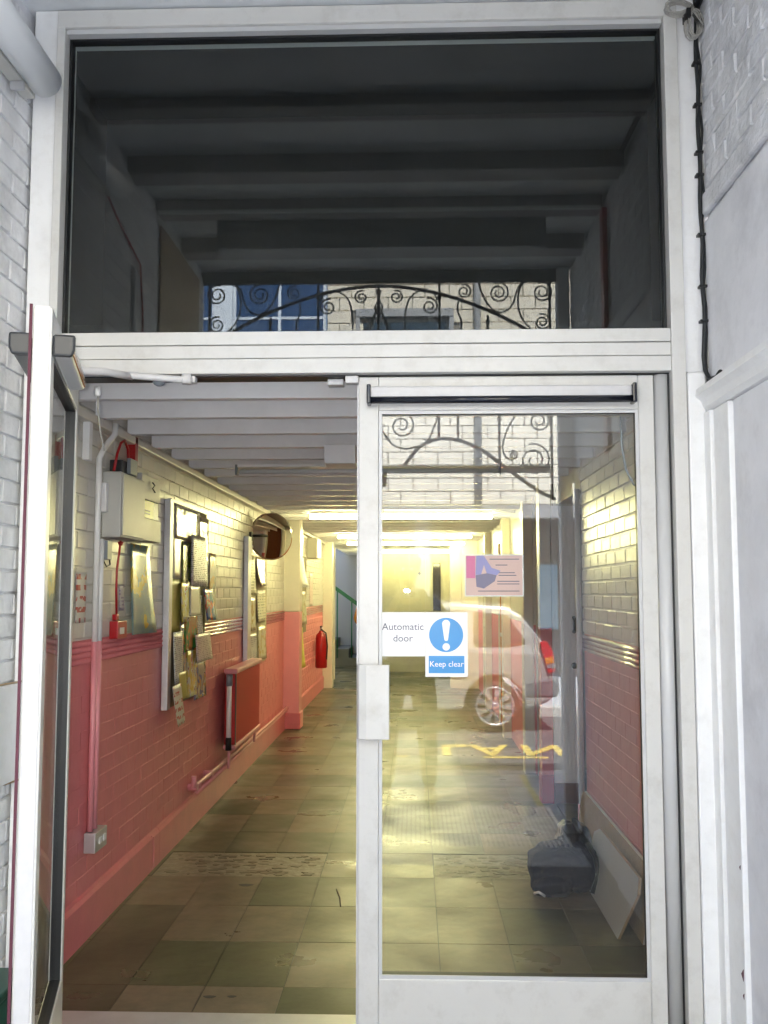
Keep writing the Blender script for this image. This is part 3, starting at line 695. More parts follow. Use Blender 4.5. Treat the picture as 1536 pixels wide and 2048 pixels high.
LD = (-1.186, -.03, 0)
ang = math.atan2(math.sin(R(14)), math.cos(R(14)))
ld = root('glass_door', LD, 'open left glass door leaf swung out towards the viewer, seen nearly edge on', 'door', rz=-PI / 2 + R(15.2))
leaf(ld, .86, 1)
B(.860, .8675, -.032, -.0248, .022, 2.19).build('weather_seal', 'maroon', ld, local=True)
for s_ in (-1, 1):
    y0, y1 = (-.074, -.026) if s_ < 0 else (.026, .074)
    q = B(.42, .842, y0, y1, 2.060, 2.112).build('operator_body', 'grey_plastic' if s_ < 0 else 'alu2', ld, bevel=.008, local=True)
    MB().prism([(y0, 2.058), (y1, 2.058), (y1 + .008 * (s_ > 0), 2.075), (y1 + .008 * (s_ > 0), 2.116), (y0 - .008 * (s_ < 0), 2.116), (y0 - .008 * (s_ < 0), 2.075)], .843, .861, 'yz').build('end_cap', 'grey_plastic', q, bevel=.006, local=True)
B(.44, .842, .0745, .078, 2.066, 2.082).build('amber_strip', 'amber', ld, local=True)  # painted reflection along the operator body
MB().prism([(-1.0, 0), (-1.0, 0)] , 0, .001) if False else None
arm = root('door_closer', (-1.0, -.3, 2.18), 'white jointed closer arm reaching from the open leaf to the door head', 'door closer')
MB().tube([(-1.070, -.42, 2.125), (-.99, -.28, 2.150), (-.93, -.18, 2.158)], .013, 10).build('arm', 'leafedge', arm)
mb = MB().tube([(-.945, -.20, 2.158), (-.80, -.085, 2.168), (-.775, -.075, 2.170)], .012, 10); mb.build('arm', 'leafedge', arm)
MB().lathe([(.016, -.012), (.018, 0), (.016, .022)], (-.775, -.075, 2.166), (0, 0, 1), 16).build('pivot', 'leafedge', arm)
B(-.80, -.75, -.06, -.02, 2.165, 2.1865).build('bracket', 'leafedge', arm, bevel=.003)
MB().lathe([(.006, -.014), (.018, -.008), (.022, 0)], (-.865, -.09, 2.158), (0, 0, 1), 14).build('catch', 'grey', arm)
tag(B(-.235, -.19, -.05, -.01, 2.160, 2.185).build('door_stop', 'leafedge', loc=(-.2, -.03, 2.17), bevel=.003), 'small white stop block at the head between the two door leaves', 'door stop')
tag(B(-.30, -.245, .0, .05, 2.165, 2.186).build('door_stop', 'leafedge', loc=(-.27, .02, 2.17), bevel=.003), 'small white latch keep left of the head stop block', 'door stop')
pcord = root('closer_cable', (-1.15, .07, 2.1), 'thin loop of white cord hanging at the left door head', 'cable')
MB().tube([(-1.13, .075, 2.15), (-1.128, .075, 2.10), (-1.12, .08, 2.02), (-1.105, .085, 1.95)], .003, 6).build('cord', 'cable_white', pcord)
MB().lathe([(.010, -.015), (.013, 0), (.010, .02)], (-1.13, .07, 2.16), (0, 0, 1), 12).build('cord_grip', 'casing', pcord)

# stickers on the glass
GY = -.0035
s1 = root('automatic_door_sticker', (-.04, GY, 1.3), 'white sticker reading Automatic door on the right leaf glass', 'sticker')
B(-.113, .0345, GY - .0012, GY - .0002, 1.232, 1.38).build('sticker_sheet', 'sign_white', s1)
lettering(s1, 'Automatic\ndoor', .0335, -.040, GY - .0016, 1.311, 'ink', space=1.15)
s2 = root('keep_clear_sticker', (.105, GY, 1.27), 'white sticker with blue exclamation disc reading Keep clear', 'sticker')
B(.0355, .178, GY - .0012, GY - .0002, 1.164, 1.38).build('sticker_sheet', 'sign_white', s2)
ds = MB().lathe([(.0575, 0), (.0575, .0006)], (.106, GY - .0013, 1.304), (0, -1, 0), 48).build('blue_disc', 'sign_blue', s2)
mb = MB()
pts = []
for i in range(13):
    a = PI * i / 12; pts.append((.106 + .0135 * math.cos(a), 1.341 + .0135 * math.sin(a)))
for i in range(9):
    a = PI + PI * i / 8; pts.append((.106 + .0065 * math.cos(a), 1.290 + .0065 * math.sin(a)))
mb.prism(pts, GY - .0026, GY - .002, 'xz')
mb.build('exclamation_stroke', 'sign_white', s2)
MB().lathe([(.0125, 0), (.0125, .0006)], (.106, GY - .002, 1.264), (0, -1, 0), 24).build('exclamation_dot', 'sign_white', s2)
B(.047, .167, GY - .0019, GY - .0013, 1.176, 1.234).build('blue_panel', 'sign_blue', s2)
lettering(s2, 'Keep clear', .0265, .107, GY - .0024, 1.206, 'sign_white')
# poster on the inside of the glass, print facing out
s3 = root('window_poster', (.27, .006, 1.5), 'small pink and lilac poster taped high on the right leaf glass', 'poster')
B(.170, .370, .0035, .0045, 1.433, 1.576).build('poster_sheet', 'sign_white', s3)
M['p_pink'] = mat('poster_rose', (.62, .14, .30), .4); M['p_lilac'] = mat('poster_lilac', (.26, .25, .52), .4); M['p_peach'] = mat('poster_peach', (.62, .42, .38), .4); M['p_slate'] = mat('poster_slate', (.16, .14, .24), .4)
B(.174, .366, .0028, .0034, 1.437, 1.572).build('pale_field', 'p_peach', s3)
B(.176, .206, .0022, .0027, 1.495, 1.570).build('rose_block', 'p_pink', s3)
MB().prism([(.210, 1.571), (.236, 1.571), (.262, 1.530), (.292, 1.520), (.280, 1.505), (.245, 1.512), (.236, 1.540), (.226, 1.508), (.207, 1.506)], .0020, .0025, 'xz').build('lilac_figure', 'p_lilac', s3)
MB().prism([(.207, 1.505), (.246, 1.512), (.278, 1.505), (.272, 1.485), (.235, 1.460), (.210, 1.466)], .0014, .0019, 'xz').build('slate_figure', 'p_slate', s3)
for i, (xx, zz, ww) in enumerate(((.255, 1.558, .10), (.275, 1.538, .04), (.28, 1.512, .06), (.285, 1.503, .06), (.28, 1.483, .075), (.28, 1.474, .075), (.215, 1.45, .14))):
    B(xx, xx + ww, .0022, .0027, zz, zz + .003).build('text_line', 'ink', s3)
tag(MB().tube([(.72, .06, 2.06), (.722, .06, 1.95), (.735, .06, 1.87), (.76, .06, 1.82), (.80, .06, 1.79)], .004, 6).build('wire_loop', 'grey', loc=(.73, .06, 2)), 'thin grey wire loop hanging at the top right inside the glass', 'wire')

# ================================================================== CORRIDOR
YE = 16.6
# floor of vinyl tiles
fl = root('corridor_floor', (0, 0, 0), kind='structure')
B(-1.6, 1.5, .116, YE, -.02, -.004).build('floor_bed', 'black', fl)
def tilemat(name, col, **k):
    m = mat(name, tuple(c * .43 for c in col), .30, var=.35, vscale=9, bump=.22, bscale=9, dirt=(col[0] * .28, col[1] * .28, col[2] * .25), dscale=26, damt=.22, spec=.32)
    n = m.node_tree.nodes; l = m.node_tree.links; g = n.new('ShaderNodeNewGeometry'); t = n.new('ShaderNodeTexNoise')
    t.inputs['Scale'].default_value = 2.3; t.inputs['Detail'].default_value = 6; l.new(g.outputs['Position'], t.inputs['Vector'])
    q = n.new('ShaderNodeMapRange'); q.inputs[1].default_value = .35; q.inputs[2].default_value = .65; q.inputs[3].default_value = .26; q.inputs[4].default_value = .46
    l.new(t.outputs[0], q.inputs[0]); l.new(q.outputs[0], n['Principled BSDF'].inputs['Roughness'])
    return m
M['t_beige'] = tilemat('beige_vinyl', (.37, .285, .18)); M['t_green'] = tilemat('green_vinyl', (.15, .155, .07))
M['t_brown'] = tilemat('brown_vinyl', (.15, .115, .065)); M['t_olive'] = tilemat('olive_vinyl', (.27, .235, .12)); M['t_pale'] = tilemat('pale_vinyl', (.34, .30, .19))
TW, TD = .29, .45; x00 = -.485; y00 = .375
cache = {}
rnd = random.Random(3)
def tilecol(ix, iy):
    fixed = {(-1, 0): 't_beige', (-2, 0): 't_beige', (0, 0): 't_green', (-3, 0): 't_brown', (-4, 0): 't_brown', (-1, 1): 't_green', (-2, 1): 't_green', (0, 1): 't_beige', (1, 1): 't_beige', (-3, 1): 't_brown',
             (-1, 2): 't_beige', (-2, 2): 't_beige', (0, 2): 't_olive', (-3, 2): 't_brown', (1, 2): 't_beige', (2, 2): 't_beige', (3, 2): 't_green', (3, 1): 't_olive', (4, 1): 't_green', (2, 1): 't_beige', (1, 0): 't_beige', (2, 0): 't_green', (3, 0): 't_green'}
    if (ix, iy) in fixed: return fixed[(ix, iy)]
    if iy > 24: return rnd.choice(['t_green', 't_green', 't_olive'])
    a = ['t_beige', 't_olive', 't_beige', 't_pale'] if iy % 2 == 0 else ['t_green', 't_green', 't_olive', 't_brown']
    return rnd.choice(a) if iy > 6 else rnd.choice(['t_olive', 't_beige', 't_olive', 't_green'])
for iy in range(0, 37):
    for ix in range(-4, 6):
        xa = x00 + ix * TW; xb = xa + TW; ya = y00 + (iy - 1) * TD; yb = ya + TD
        xa = max(xa, -1.45); xb = min(xb, 1.2); ya = max(ya, .117); yb = min(yb, YE)
        if xb - xa < .03 or yb - ya < .03: continue
        if iy == 4 and (ix in (-1, -2, -3) or ix in (2, 3)): continue    # worn-out patches
        if (iy > 29): continue
        kk = (tilecol(ix, iy), round(xb - xa, 3), round(yb - ya, 3))
        if kk not in cache:
            hx, hy = (xb - xa) / 2 - .0016, (yb - ya) / 2 - .0016
            cache[kk] = B(-hx, hx, -hy, hy, -.003, 0).build('vinyl_tile', kk[0], fl, local=True); t_ = cache[kk]
        else:
            t_ = bpy.data.objects.new('vinyl_tile', cache[kk].data); C.objects.link(t_); t_.parent = fl
        t_.location = ((xa + xb) / 2, (ya + yb) / 2, random.uniform(-.0006, .0006))
mb = MB()
for iy in range(30, 37):
    for ix in range(-4, 6):
        xa = max(x00 + ix * TW, -2.4); ya = y00 + (iy - 1) * TD
        mb.box(xa + .0016, xa + TW - .0016, ya + .0016, min(ya + TD - .0016, YE), -.003, 0, rnd.randrange(2))
kindof(mb.build('vinyl_tile', ['t_green', 't_olive'], fl), 'stuff')
# worn patches: broken tile remains on screed
M['screed'] = mat('broken_screed', (.26, .23, .16), .42, var=.4, vscale=26, bump=.8, bscale=22, dirt=(.12, .10, .06), dscale=9, damt=.6)
for (xa, xb) in ((x00 - 2 * TW - TW, x00 + TW - TW + TW - .0), (x00 + 2 * TW, x00 + 4 * TW)):
    xa = max(xa, -1.38)
    if xa < -1: xb = x00
    pr = B(xa + .004, xb - .004, 1.729, 2.171, -.0039, -.0022) if False else B(xa + .004, xb - .004, y00 + 3 * TD + .004, y00 + 4 * TD - .004, -.0039, -.0022)
    pr.build('worn_screed', 'screed', fl)
    mb = MB(); n_ = 0
    while n_ < 90:
        x_ = random.uniform(xa + .04, xb - .05); y_ = random.uniform(y00 + 3 * TD + .03, y00 + 4 * TD - .05); a_ = random.uniform(.012, .045); b_ = random.uniform(.008, .03)
        k5 = random.randint(4, 6); ph = random.random() * 6
        poly = [(x_ + a_ * math.cos(ph + 2 * PI * i / k5) * random.uniform(.6, 1), y_ + b_ * math.sin(ph + 2 * PI * i / k5) * random.uniform(.6, 1)) for i in range(k5)]
        mb.prism(poly, -.0022, -.0005 + random.uniform(-.0008, .001), 'xy', random.randrange(2)); n_ += 1
    kindof(mb.build('tile_fragment', ['t_pale', 't_beige'], fl), 'stuff')
for (x_, y_, a_, b_) in ((-.74, .28, .022, .012), (-.66, .285, .016, .009), (-.84, 1.93 - .35, .035, .02)):
    MB().prism([(x_ + a_ * math.cos(t) * (1 + .25 * math.sin(3 * t)), y_ + b_ * math.sin(t)) for t in [2 * PI * i / 12 for i in range(12)]], .0006, .0012, 'xy').build('tar_spot', 'black', fl)
MB().tube([(-.385, 1.52, .004), (-.36, 1.40, .003), (-.345, 1.27, .003)], .003, 5).build('scratch_mark', 'black', fl)

# left wall
GW = -1.40
wc = lambda u, z: 'upper' if z > 1.25 else 'pink'
lw = root('corridor_left_wall', (GW, 0, 0), 'left corridor wall of gloss painted brick, cream above and pink below', 'wall')
B(XL - .12, GW + .004, .06, 11.2, -.02, 1.245).build('mortar_bed', 'pink', lw); B(XL - .12, GW + .002, .06, 11.2, 1.246, 2.42).build('mortar_bed', 'upper', lw)
key_ = lambda u, z: -( (1 if u > .55 else 0) * (1.4 if z > 1.25 else .75) / (u + 3.24) ** 2)
sk = lambda u, z: 1.14 < z < 1.255
bricks(lw, 'x', GW + .004, 1, .07, 6.9, .19, 1.141, wc, key=key_, skip=None, limit=110, d=.0018, ch=.001, joint=.004)
bricks(lw, 'x', GW + .002, 1, .07, 6.9, 1.252, 2.38, wc, key=key_, limit=190, d=.007, ch=.003, joint=.007, skew=.0015)
bricks(lw, 'x', GW, 1, 7.15, 11.2, .19, 1.141, wc, limit=0); bricks(lw, 'x', GW, 1, 7.15, 11.2, 1.252, 2.38, wc, limit=0)
for i in range(4):
    z_ = 1.155 + i * .0245
    MB().tube([(GW + .003, .07, z_), (GW + .003, 6.9, z_)], .0125, 8).build('dado_rib', 'rib', lw)
    MB().tube([(GW + .003, 7.15, z_), (GW + .003, 11.2, z_)], .0125, 8).build('dado_rib', 'rib', lw)
for (y0, y1) in ((.07, 1.95), (1.953, 3.9), (3.903, 6.9), (7.15, 11.2)):
    mb = MB().prism([(GW, .0), (GW + .028, .0), (GW + .028, .165), (GW + .018, .183), (GW, .188)], y0, y1, 'xz'); mb.build('skirting_board', 'pinkdeep', lw)
MB().tube([(GW + .022, 1.80, .175), (GW + .030, 1.82, .17), (GW + .034, 1.82, .10), (GW + .033, 1.815, .01)], .004, 6).build('paint_run', 'pinklight', lw)
B(GW, GW + .05, .07, 11.2, 2.16, 2.199).build('cornice_strip', 'upper', lw, bevel=.006)
pc = root('left_pillar', (-1.32, 7, 0), 'square pillar on the left wall, cream above, pink below, before the fire extinguisher', 'pillar')
B(GW - .02, GW + .175, 6.91, 7.14, 1.236, 2.36).build('pillar_top', 'pier', pc, bevel=.01)
B(GW - .02, GW + .175, 6.91, 7.14, .0, 1.235).build('pillar_base', 'pinklight', pc, bevel=.01)
B(GW - .0, GW + .190, 6.895, 7.155, .001, .17).build('pillar_plinth', 'pinkdeep', pc, bevel=.008)

# right wall
RW = 1.0
rw = root('corridor_right_wall', (RW, 0, 0), 'right corridor wall of painted brick seen through the closed glass door', 'wall')
B(RW + .01, RW + .3, .06, 2.50, -.02, 1.20).build('mortar_bed', 'pink', rw); B(RW + .01, RW + .3, .06, 2.50, 1.201, 2.42).build('mortar_bed', 'upper', rw)
bricks(rw, 'x', RW + .01, -1, .07, 2.49, .0, 1.096, lambda u, z: 'pink', key=lambda u, z: u, limit=130, d=.002, ch=.001, joint=.004)
bricks(rw, 'x', RW + .01, -1, .07, 2.49, 1.207, 2.38, lambda u, z: 'upper', key=lambda u, z: u, limit=170, skew=.002)
for i in range(4):
    z_ = 1.110 + i * .0245
    MB().tube([(RW + .007, .07, z_), (RW + .007, 2.49, z_)], .0125, 8).build('dado_rib', 'rib', rw)
B(RW, RW + .3, 2.51, 3.45, 2.06, 2.36).build('lintel', 'upper', rw)
B(RW + .21, RW + .3, 2.51, 3.45, .0, 2.06).build('recess_back', 'reed', rw)
B(RW - .04, RW + .3, 4.50, 11.2, .0, 1.18).build('lower_wall', 'pink', rw) ; B(RW - .04, RW + .3, 4.50, 11.2, 1.181, 2.36).build('upper_wall', 'upper', rw)
for y_ in (4.52, 6.35, 8.7):
    B(RW - .12, RW - .041, y_, y_ + .16, .0, 2.19).build('pier_strip', 'pier', rw, bevel=.006)
B(RW, RW + .3, 3.60, 4.49, 2.05, 2.36).build('lintel', 'upper', rw)
dp = root('conduit_post', (.985, 2.45, 0), 'tall grey white post at the end of the right brick wall, behind glass', 'post')
MB().tube([(.982, 2.515, .20), (.982, 2.515, 2.07)], .017, 12).build('post', 'reed', dp)
B(.962, .998, 2.50, 2.54, .0, .2).build('post_foot', 'pink', dp)
rp = root('folded_door', (1.05, 3.47, 0), 'narrow folded grey white door with black handle, behind the glass on the right', 'door')
B(.958, 1.16, 3.452, 3.49, .14, 2.05).build('door_panel', 'reed', rp)
mb = MB()
for i in range(9): mb.box(.965 + i * .0205, .974 + i * .0205, 3.444, 3.4525, .15, 2.04)
mb.build('reeding', 'reed', rp)
MB().tube([(1.105, 3.44, 1.17), (1.108, 3.405, 1.19), (1.108, 3.40, 1.25), (1.105, 3.44, 1.27)], .013, 8).build('handle', 'black', rp)
MB().lathe([(.012, 0), (.014, .025), (.022, .035), (.02, .05)], (1.10, 3.446, .94), (0, -1, 0), 14).build('knob', 'black', rp)
B(.958, 1.16, 3.455, 3.49, .0, .138).build('kick_panel', 'brown', rp)
pc = root('right_pillar', (.9, 3.5, 0), 'narrow pillar with pink base right of centre, behind the door glass', 'pillar')
B(.875, .955, 3.455, 3.60, 1.20, 2.36).build('pillar_top', 'reed', pc, bevel=.004)
B(.875, .955, 3.455, 3.60, .19, 1.199).build('pillar_base', 'pinkdeep', pc, bevel=.004)
B(.870, .955, 3.450, 3.60, .0, .189).build('pillar_plinth', 'redrad', pc, bevel=.004)
bd = root('brown_door', (1.0, 4.0, 0), 'brown wooden side door on the right, shown in the round mirror', 'door')
B(.992, 1.04, 3.62, 4.48, .0, 2.33).build('door_leaf', 'brown', bd)
mb = MB(); mb.box(.975, .991, 3.605, 3.66, 0, 2.35); mb.box(.975, .991, 4.44, 4.495, 0, 2.35); mb.build('door_casing', 'pier', bd)
# doors further along the right wall
for n_, (y0, y1, lab) in enumerate(((6.7, 7.5, 'white framed side door on the right wall, nearer of two'), (9.1, 9.95, 'white framed side door on the right wall, farther of two'))):
    dd = root('side_door', (.95, y0, 0), lab, 'door')
    B(.952, .9595, y0 + .06, y1 - .06, 0, 1.98).build('door_leaf', 'grey' if n_ else 'orange', dd)
    mb = MB(); mb.box(.935, .9596, y0, y0 + .06, 0, 2.04); mb.box(.935, .9596, y1 - .06, y1, 0, 2.04); mb.box(.935, .9596, y0 + .06, y1 - .06, 1.98, 2.04); mb.build('door_casing', 'pier', dd)
    MB().lathe([(.01, 0), (.012, .03), (.022, .04), (.02, .055)], (.951, y0 + .13, 1.0), (-1, 0, 0), 12).build('knob', 'steel', dd)
# ceiling
cl = root('corridor_ceiling', (0, 0, 2.3), kind='structure')
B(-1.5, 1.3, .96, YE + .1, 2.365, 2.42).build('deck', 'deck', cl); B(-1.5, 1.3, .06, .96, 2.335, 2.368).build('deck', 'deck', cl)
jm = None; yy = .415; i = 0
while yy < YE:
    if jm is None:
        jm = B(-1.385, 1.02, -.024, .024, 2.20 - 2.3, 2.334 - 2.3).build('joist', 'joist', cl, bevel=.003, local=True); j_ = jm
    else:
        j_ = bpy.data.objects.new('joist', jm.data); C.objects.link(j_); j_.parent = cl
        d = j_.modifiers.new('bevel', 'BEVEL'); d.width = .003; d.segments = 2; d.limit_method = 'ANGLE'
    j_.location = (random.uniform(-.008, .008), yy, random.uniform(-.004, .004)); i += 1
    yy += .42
# lit fittings
labs = ['lit fluorescent tube, the nearest and longest across the corridor ceiling', 'lit fluorescent tube, second one along the corridor ceiling', 'lit fluorescent tube, third one along the corridor ceiling', 'lit fluorescent tube farthest back, in front of the far partition']
for (y_, lab) in zip((5.80, 9.10, 10.88, 13.75), labs):
    r_ = root('fluorescent_light', (-.13, y_, 2.17), lab, 'light', 'lit tubes across the corridor ceiling')
    B(-1.0, .74, y_ - .03, y_ + .03, 2.188, 2.235).build('batten', 'joist', r_, bevel=.003)
    MB().tube([(-1.0, y_, 2.158), (-.985, y_, 2.158), (.725, y_, 2.158), (.74, y_, 2.158)], [.012, .019, .019, .012], 14).build('tube', 'tube_on', r_)
    for x_ in (-1.015, .741): B(x_, x_ + .014, y_ - .02, y_ + .02, 2.135, 2.187).build('end_cap', 'cabinet', r_)
r_ = root('fluorescent_light', (-.2, 2.3, 2.17), 'unlit fluorescent fitting under the front ceiling joists', 'light')
B(-1.04, .5, 2.27, 2.33, 2.178, 2.199).build('batten', 'joist', r_, bevel=.003)
MB().tube([(-1.03, 2.30, 2.155), (.49, 2.30, 2.155)], .014, 12).build('tube', 'tube_off', r_)
for x_ in (-1.055, .491): B(x_, x_ + .014, 2.28, 2.32, 2.135, 2.195).build('end_cap', 'grey', r_)
tag(B(-.46, -.30, 1.55, 1.70, 2.10, 2.199).build('ceiling_box', 'joist', loc=(-.4, 1.6, 2.15), bevel=.004), 'pale square junction box under the joists beside the closed leaf', 'junction box')

# ---- things on the left wall
F = GW + .010                      # brick face
co = root('wall_conduit', (F, .85, 1.3), 'pair of white and pink painted conduits running down to a metal socket', 'conduit')
for dy in (0, .055):
    MB().tube([(F + .016, .83 + dy, 1.236), (F + .016, .83 + dy, 2.03), (F + .03, .87 + dy, 2.09), (F + .05, .93 + dy, 2.15), (F + .05, .94 + dy, 2.20)] if dy == 0 else [(F + .016, .83 + dy, 1.236), (F + .016, .83 + dy, 1.68)], .013, 12).build('conduit', 'casing', co)
    MB().tube([(F + .016, .83 + dy, .44), (F + .016, .83 + dy, 1.235)], .013, 12).build('conduit', 'pinklight', co)
sk_ = root('metal_socket', (F, .86, .38), 'grey metal double socket at the foot of the conduits', 'socket')
B(F, F + .05, .80, .955, .355, .438).build('socket_box', 'steel', sk_, bevel=.004)
B(F + .0505, F + .056, .845, .87, .385, .41).build('switch', 'casing', sk_); B(F + .0505, F + .056, .90, .925, .385, .41).build('switch', 'casing', sk_)
tag(B(F, F + .03, .66, .70, 2.0, 2.199).build('short_trunking', 'casing', loc=(F, .68, 2.1), bevel=.003), 'short white vertical trunking hanging from the ceiling at the left', 'trunking')
fc = root('fuse_cabinet', (F, 1.1, 1.85), 'large off white electrical cabinet high on the left wall', 'cabinet')
B(F, F + .085, .93, 1.29, 1.69, 1.985).build('cabinet_body', 'cabinet', fc, bevel=.006)
B(F + .0855, F + .092, .94, 1.28, 1.70, 1.975).build('cabinet_door', 'cabinet', fc, bevel=.003)
B(F, F + .03, .89, .925, 1.80, 1.93).build('side_tray', 'casing', fc, bevel=.004)
f2 = root('meter_box', (F, 1.5, 1.85), 'smaller off white meter box with yellow green label, behind the fuse cabinet', 'cabinet')
B(F, F + .06, 1.33, 1.66, 1.905, 2.03).build('upper_housing', 'cabinet', f2, bevel=.004)
M['ygreen'] = mat('yellow_green_label', (.42, .45, .10), .4)
lb_ = B(F, F + .055, 1.33, 1.57, 1.815, 1.903).build('label_plate', 'ygreen', f2)
for z_ in (1.835, 1.85): B(F + .0555, F + .057, 1.40, 1.50, z_, z_ + .005).build('text_line', 'ink', lb_)
B(F, F + .052, 1.575, 1.66, 1.815, 1.903).build('side_plate', 'grey', f2)
B(F, F + .07, 1.33, 1.66, 1.70, 1.813).build('lower_housing', 'cabinet', f2, bevel=.004)
MB().tube([(F + .065, 1.50, 2.0), (F + .075, 1.51, 1.985), (F + .066, 1.50, 1.97), (F + .075, 1.52, 1.95)], .004, 6).build('wire_tail', 'black', f2)
jb = root('isolator_box', (F, 1.1, 2.04), 'grey isolator switch box on top of the fuse cabinet', 'switch box')
B(F, F + .06, 1.02, 1.24, 1.99, 2.05).build('isolator_base', 'grey_plastic', jb, bevel=.004); B(F + .0605, F + .08, 1.08, 1.19, 1.992, 2.066).build('isolator_cover', 'grey', jb, bevel=.004)
rc = root('red_alarm_cable', (F, 1.1, 2.1), 'red fire alarm cable looped over the isolator box', 'cable')
MB().tube([(F + .03, .99, 1.995), (F + .035, 1.02, 2.08), (F + .04, 1.05, 2.13), (F + .045, 1.09, 2.15), (F + .04, 1.16, 2.12), (F + .035, 1.19, 2.06), (F + .03, 1.20, 2.0)], .0065, 8).build('cable', 'red', rc)
rr2 = root('red_trunking', (F, 1.3, 2.1), 'red vertical trunking above the meter box', 'trunking')
B(F, F + .04, 1.28, 1.325, 2.035, 2.198).build('trunking', 'red', rr2, bevel=.002)
sb_ = root('switch_fuse', (F, .97, 1.64), 'small grey switch under the fuse cabinet with a loose wire', 'switch')
B(F, F + .045, .885, .945, 1.59, 1.675).build('switch_body', 'grey', sb_, bevel=.003)
MB().tube([(F + .02, .90, 1.59), (F + .03, .92, 1.56), (F + .03, .97, 1.57), (F + .02, .98, 1.61)], .003, 6).build('loose_wire', 'black', sb_)
cp = root('fire_alarm_call_point', (F, 1.15, 1.27), 'red fire alarm call point hanging from a red cable', 'call point')
B(F, F + .04, 1.07, 1.21, 1.235, 1.315).build('call_point_body', 'red', cp, bevel=.004)
B(F + .0405, F + .043, 1.10, 1.16, 1.255, 1.285).build('push_glass', 'sign_white', cp)
B(F, F + .02, 1.11, 1.15, 1.316, 1.345).build('cable_gland', 'red', cp, bevel=.003)
MB().tube([(F + .014, 1.13, 1.345), (F + .016, 1.11, 1.45), (F + .02, 1.10, 1.55), (F + .024, 1.12, 1.64), (F + .025, 1.13, 1.685)], .0055, 8).build('red_cable', 'red', cp)
MB().lathe([(.008, 0), (.014, .018)], (F + .025, 1.13, 1.662), (0, 0, 1), 10).build('gland', 'red', cp)

def sheet(y0, y1, z0, z1, x, curl=.0, lean=0., roll=0., nu=6, nv=8, seed=0):
    """a pinned sheet on the wall; curl lifts the lower edge, lean shears it sideways"""
    mb = MB(); v = []; rn = random.Random(seed); ph = rn.random() * 6
    for j in range(nv + 1):
        t = j / nv
        for i in range(nu + 1):
            s_ = i / nu
            xx = x + curl * (1 - t) ** 1.6 * (.6 + .4 * math.sin(s_ * 3 + ph)) + roll * abs(s_ - .5) ** 2 * 4 * (1 - t * .5) + .001
            v.append((xx, y0 + (y1 - y0) * s_ + lean * (1 - t), z0 + (z1 - z0) * t))
    n = nu + 1; f = [(j * n + i, j * n + i + 1, (j + 1) * n + i + 1, (j + 1) * n + i) for j in range(nv) for i in range(nu)]
    mb.add(v, f, 0, True); return mb
def note(name, label, cat, y0, y1, z0, z1, m, x=None, group=None, **k):
    x = F + .004 if x is None else x
    o = sheet(y0, y1, z0, z1, x, **k).build(name, m, loc=(x, (y0 + y1) / 2, z0), thick=.0005)
    return tag(o, label, cat, group)
M['n_redtxt'] = printmat('notice_red_print', (.68, .66, .62), (.5, .08, .06), 22, .5, 30)
M['n_blk'] = printmat('notice_black_print', (.84, .84, .84), (.06, .06, .07), 85, .42, 50)
M['n_purple'] = printmat('notice_purple_print', (.40, .37, .48), (.18, .14, .32), 60, .5, 25)
M['n_by'] = blotmat('poster_blue_yellow', [(.18, .30, .34), (.22, .34, .30), (.55, .42, .06), (.60, .52, .18)], 7)
M['n_green'] = blotmat('leaflet_green', [(.10, .14, .02), (.20, .26, .03), (.05, .06, .03)], 12)
M['n_olive'] = mat('leaflet_olive', (.45, .42, .08), .4)
M['n_yel'] = blotmat('leaflet_yellow', [(.55, .42, .05), (.60, .50, .14), (.55, .55, .5), (.30, .05, .03)], 16)
M['n_white'] = mat('leaflet_cream', (.80, .77, .66), .25)
M['n_bluered'] = blotmat('leaflet_blue_red', [(.02, .10, .45), (.02, .10, .45), (.50, .05, .04), (.55, .5, .5)], 9)
M['n_greybl'] = printmat('leaflet_grey', (.66, .67, .70), (.10, .12, .24), 90, .4, 50)
M['n_pinkw'] = printmat('leaflet_pale_pink', (.78, .66, .63), (.35, .2, .2), 90, .4, 50)
M['n_orange'] = blotmat('leaflet_orange_green', [(.38, .13, .03), (.42, .15, .03), (.05, .25, .05)], 12)
M['n_mix'] = blotmat('leaflet_mixed', [(.40, .35, .28), (.10, .10, .26), (.60, .30, .05), (.58, .54, .46)], 11)
M['n_black'] = mat('leaflet_black', (.02, .02, .02), .35)
M['n_orstrip'] = blotmat('strip_poster', [(.40, .36, .28), (.42, .38, .30), (.55, .25, .04)], 7)
note('notice', 'white notice with red print, leftmost on the wall beside the conduits', 'notice', .62, .74, 1.32, 1.53, 'n_redtxt')
note('notice', 'small purple notice just right of the red call point cable', 'notice', 1.19, 1.27, 1.36, 1.48, 'n_purple')
note('poster', 'long curling blue and yellow poster under the meter box', 'poster', 1.33, 1.66, 1.24, 1.685, 'n_by', curl=.04, roll=.015)
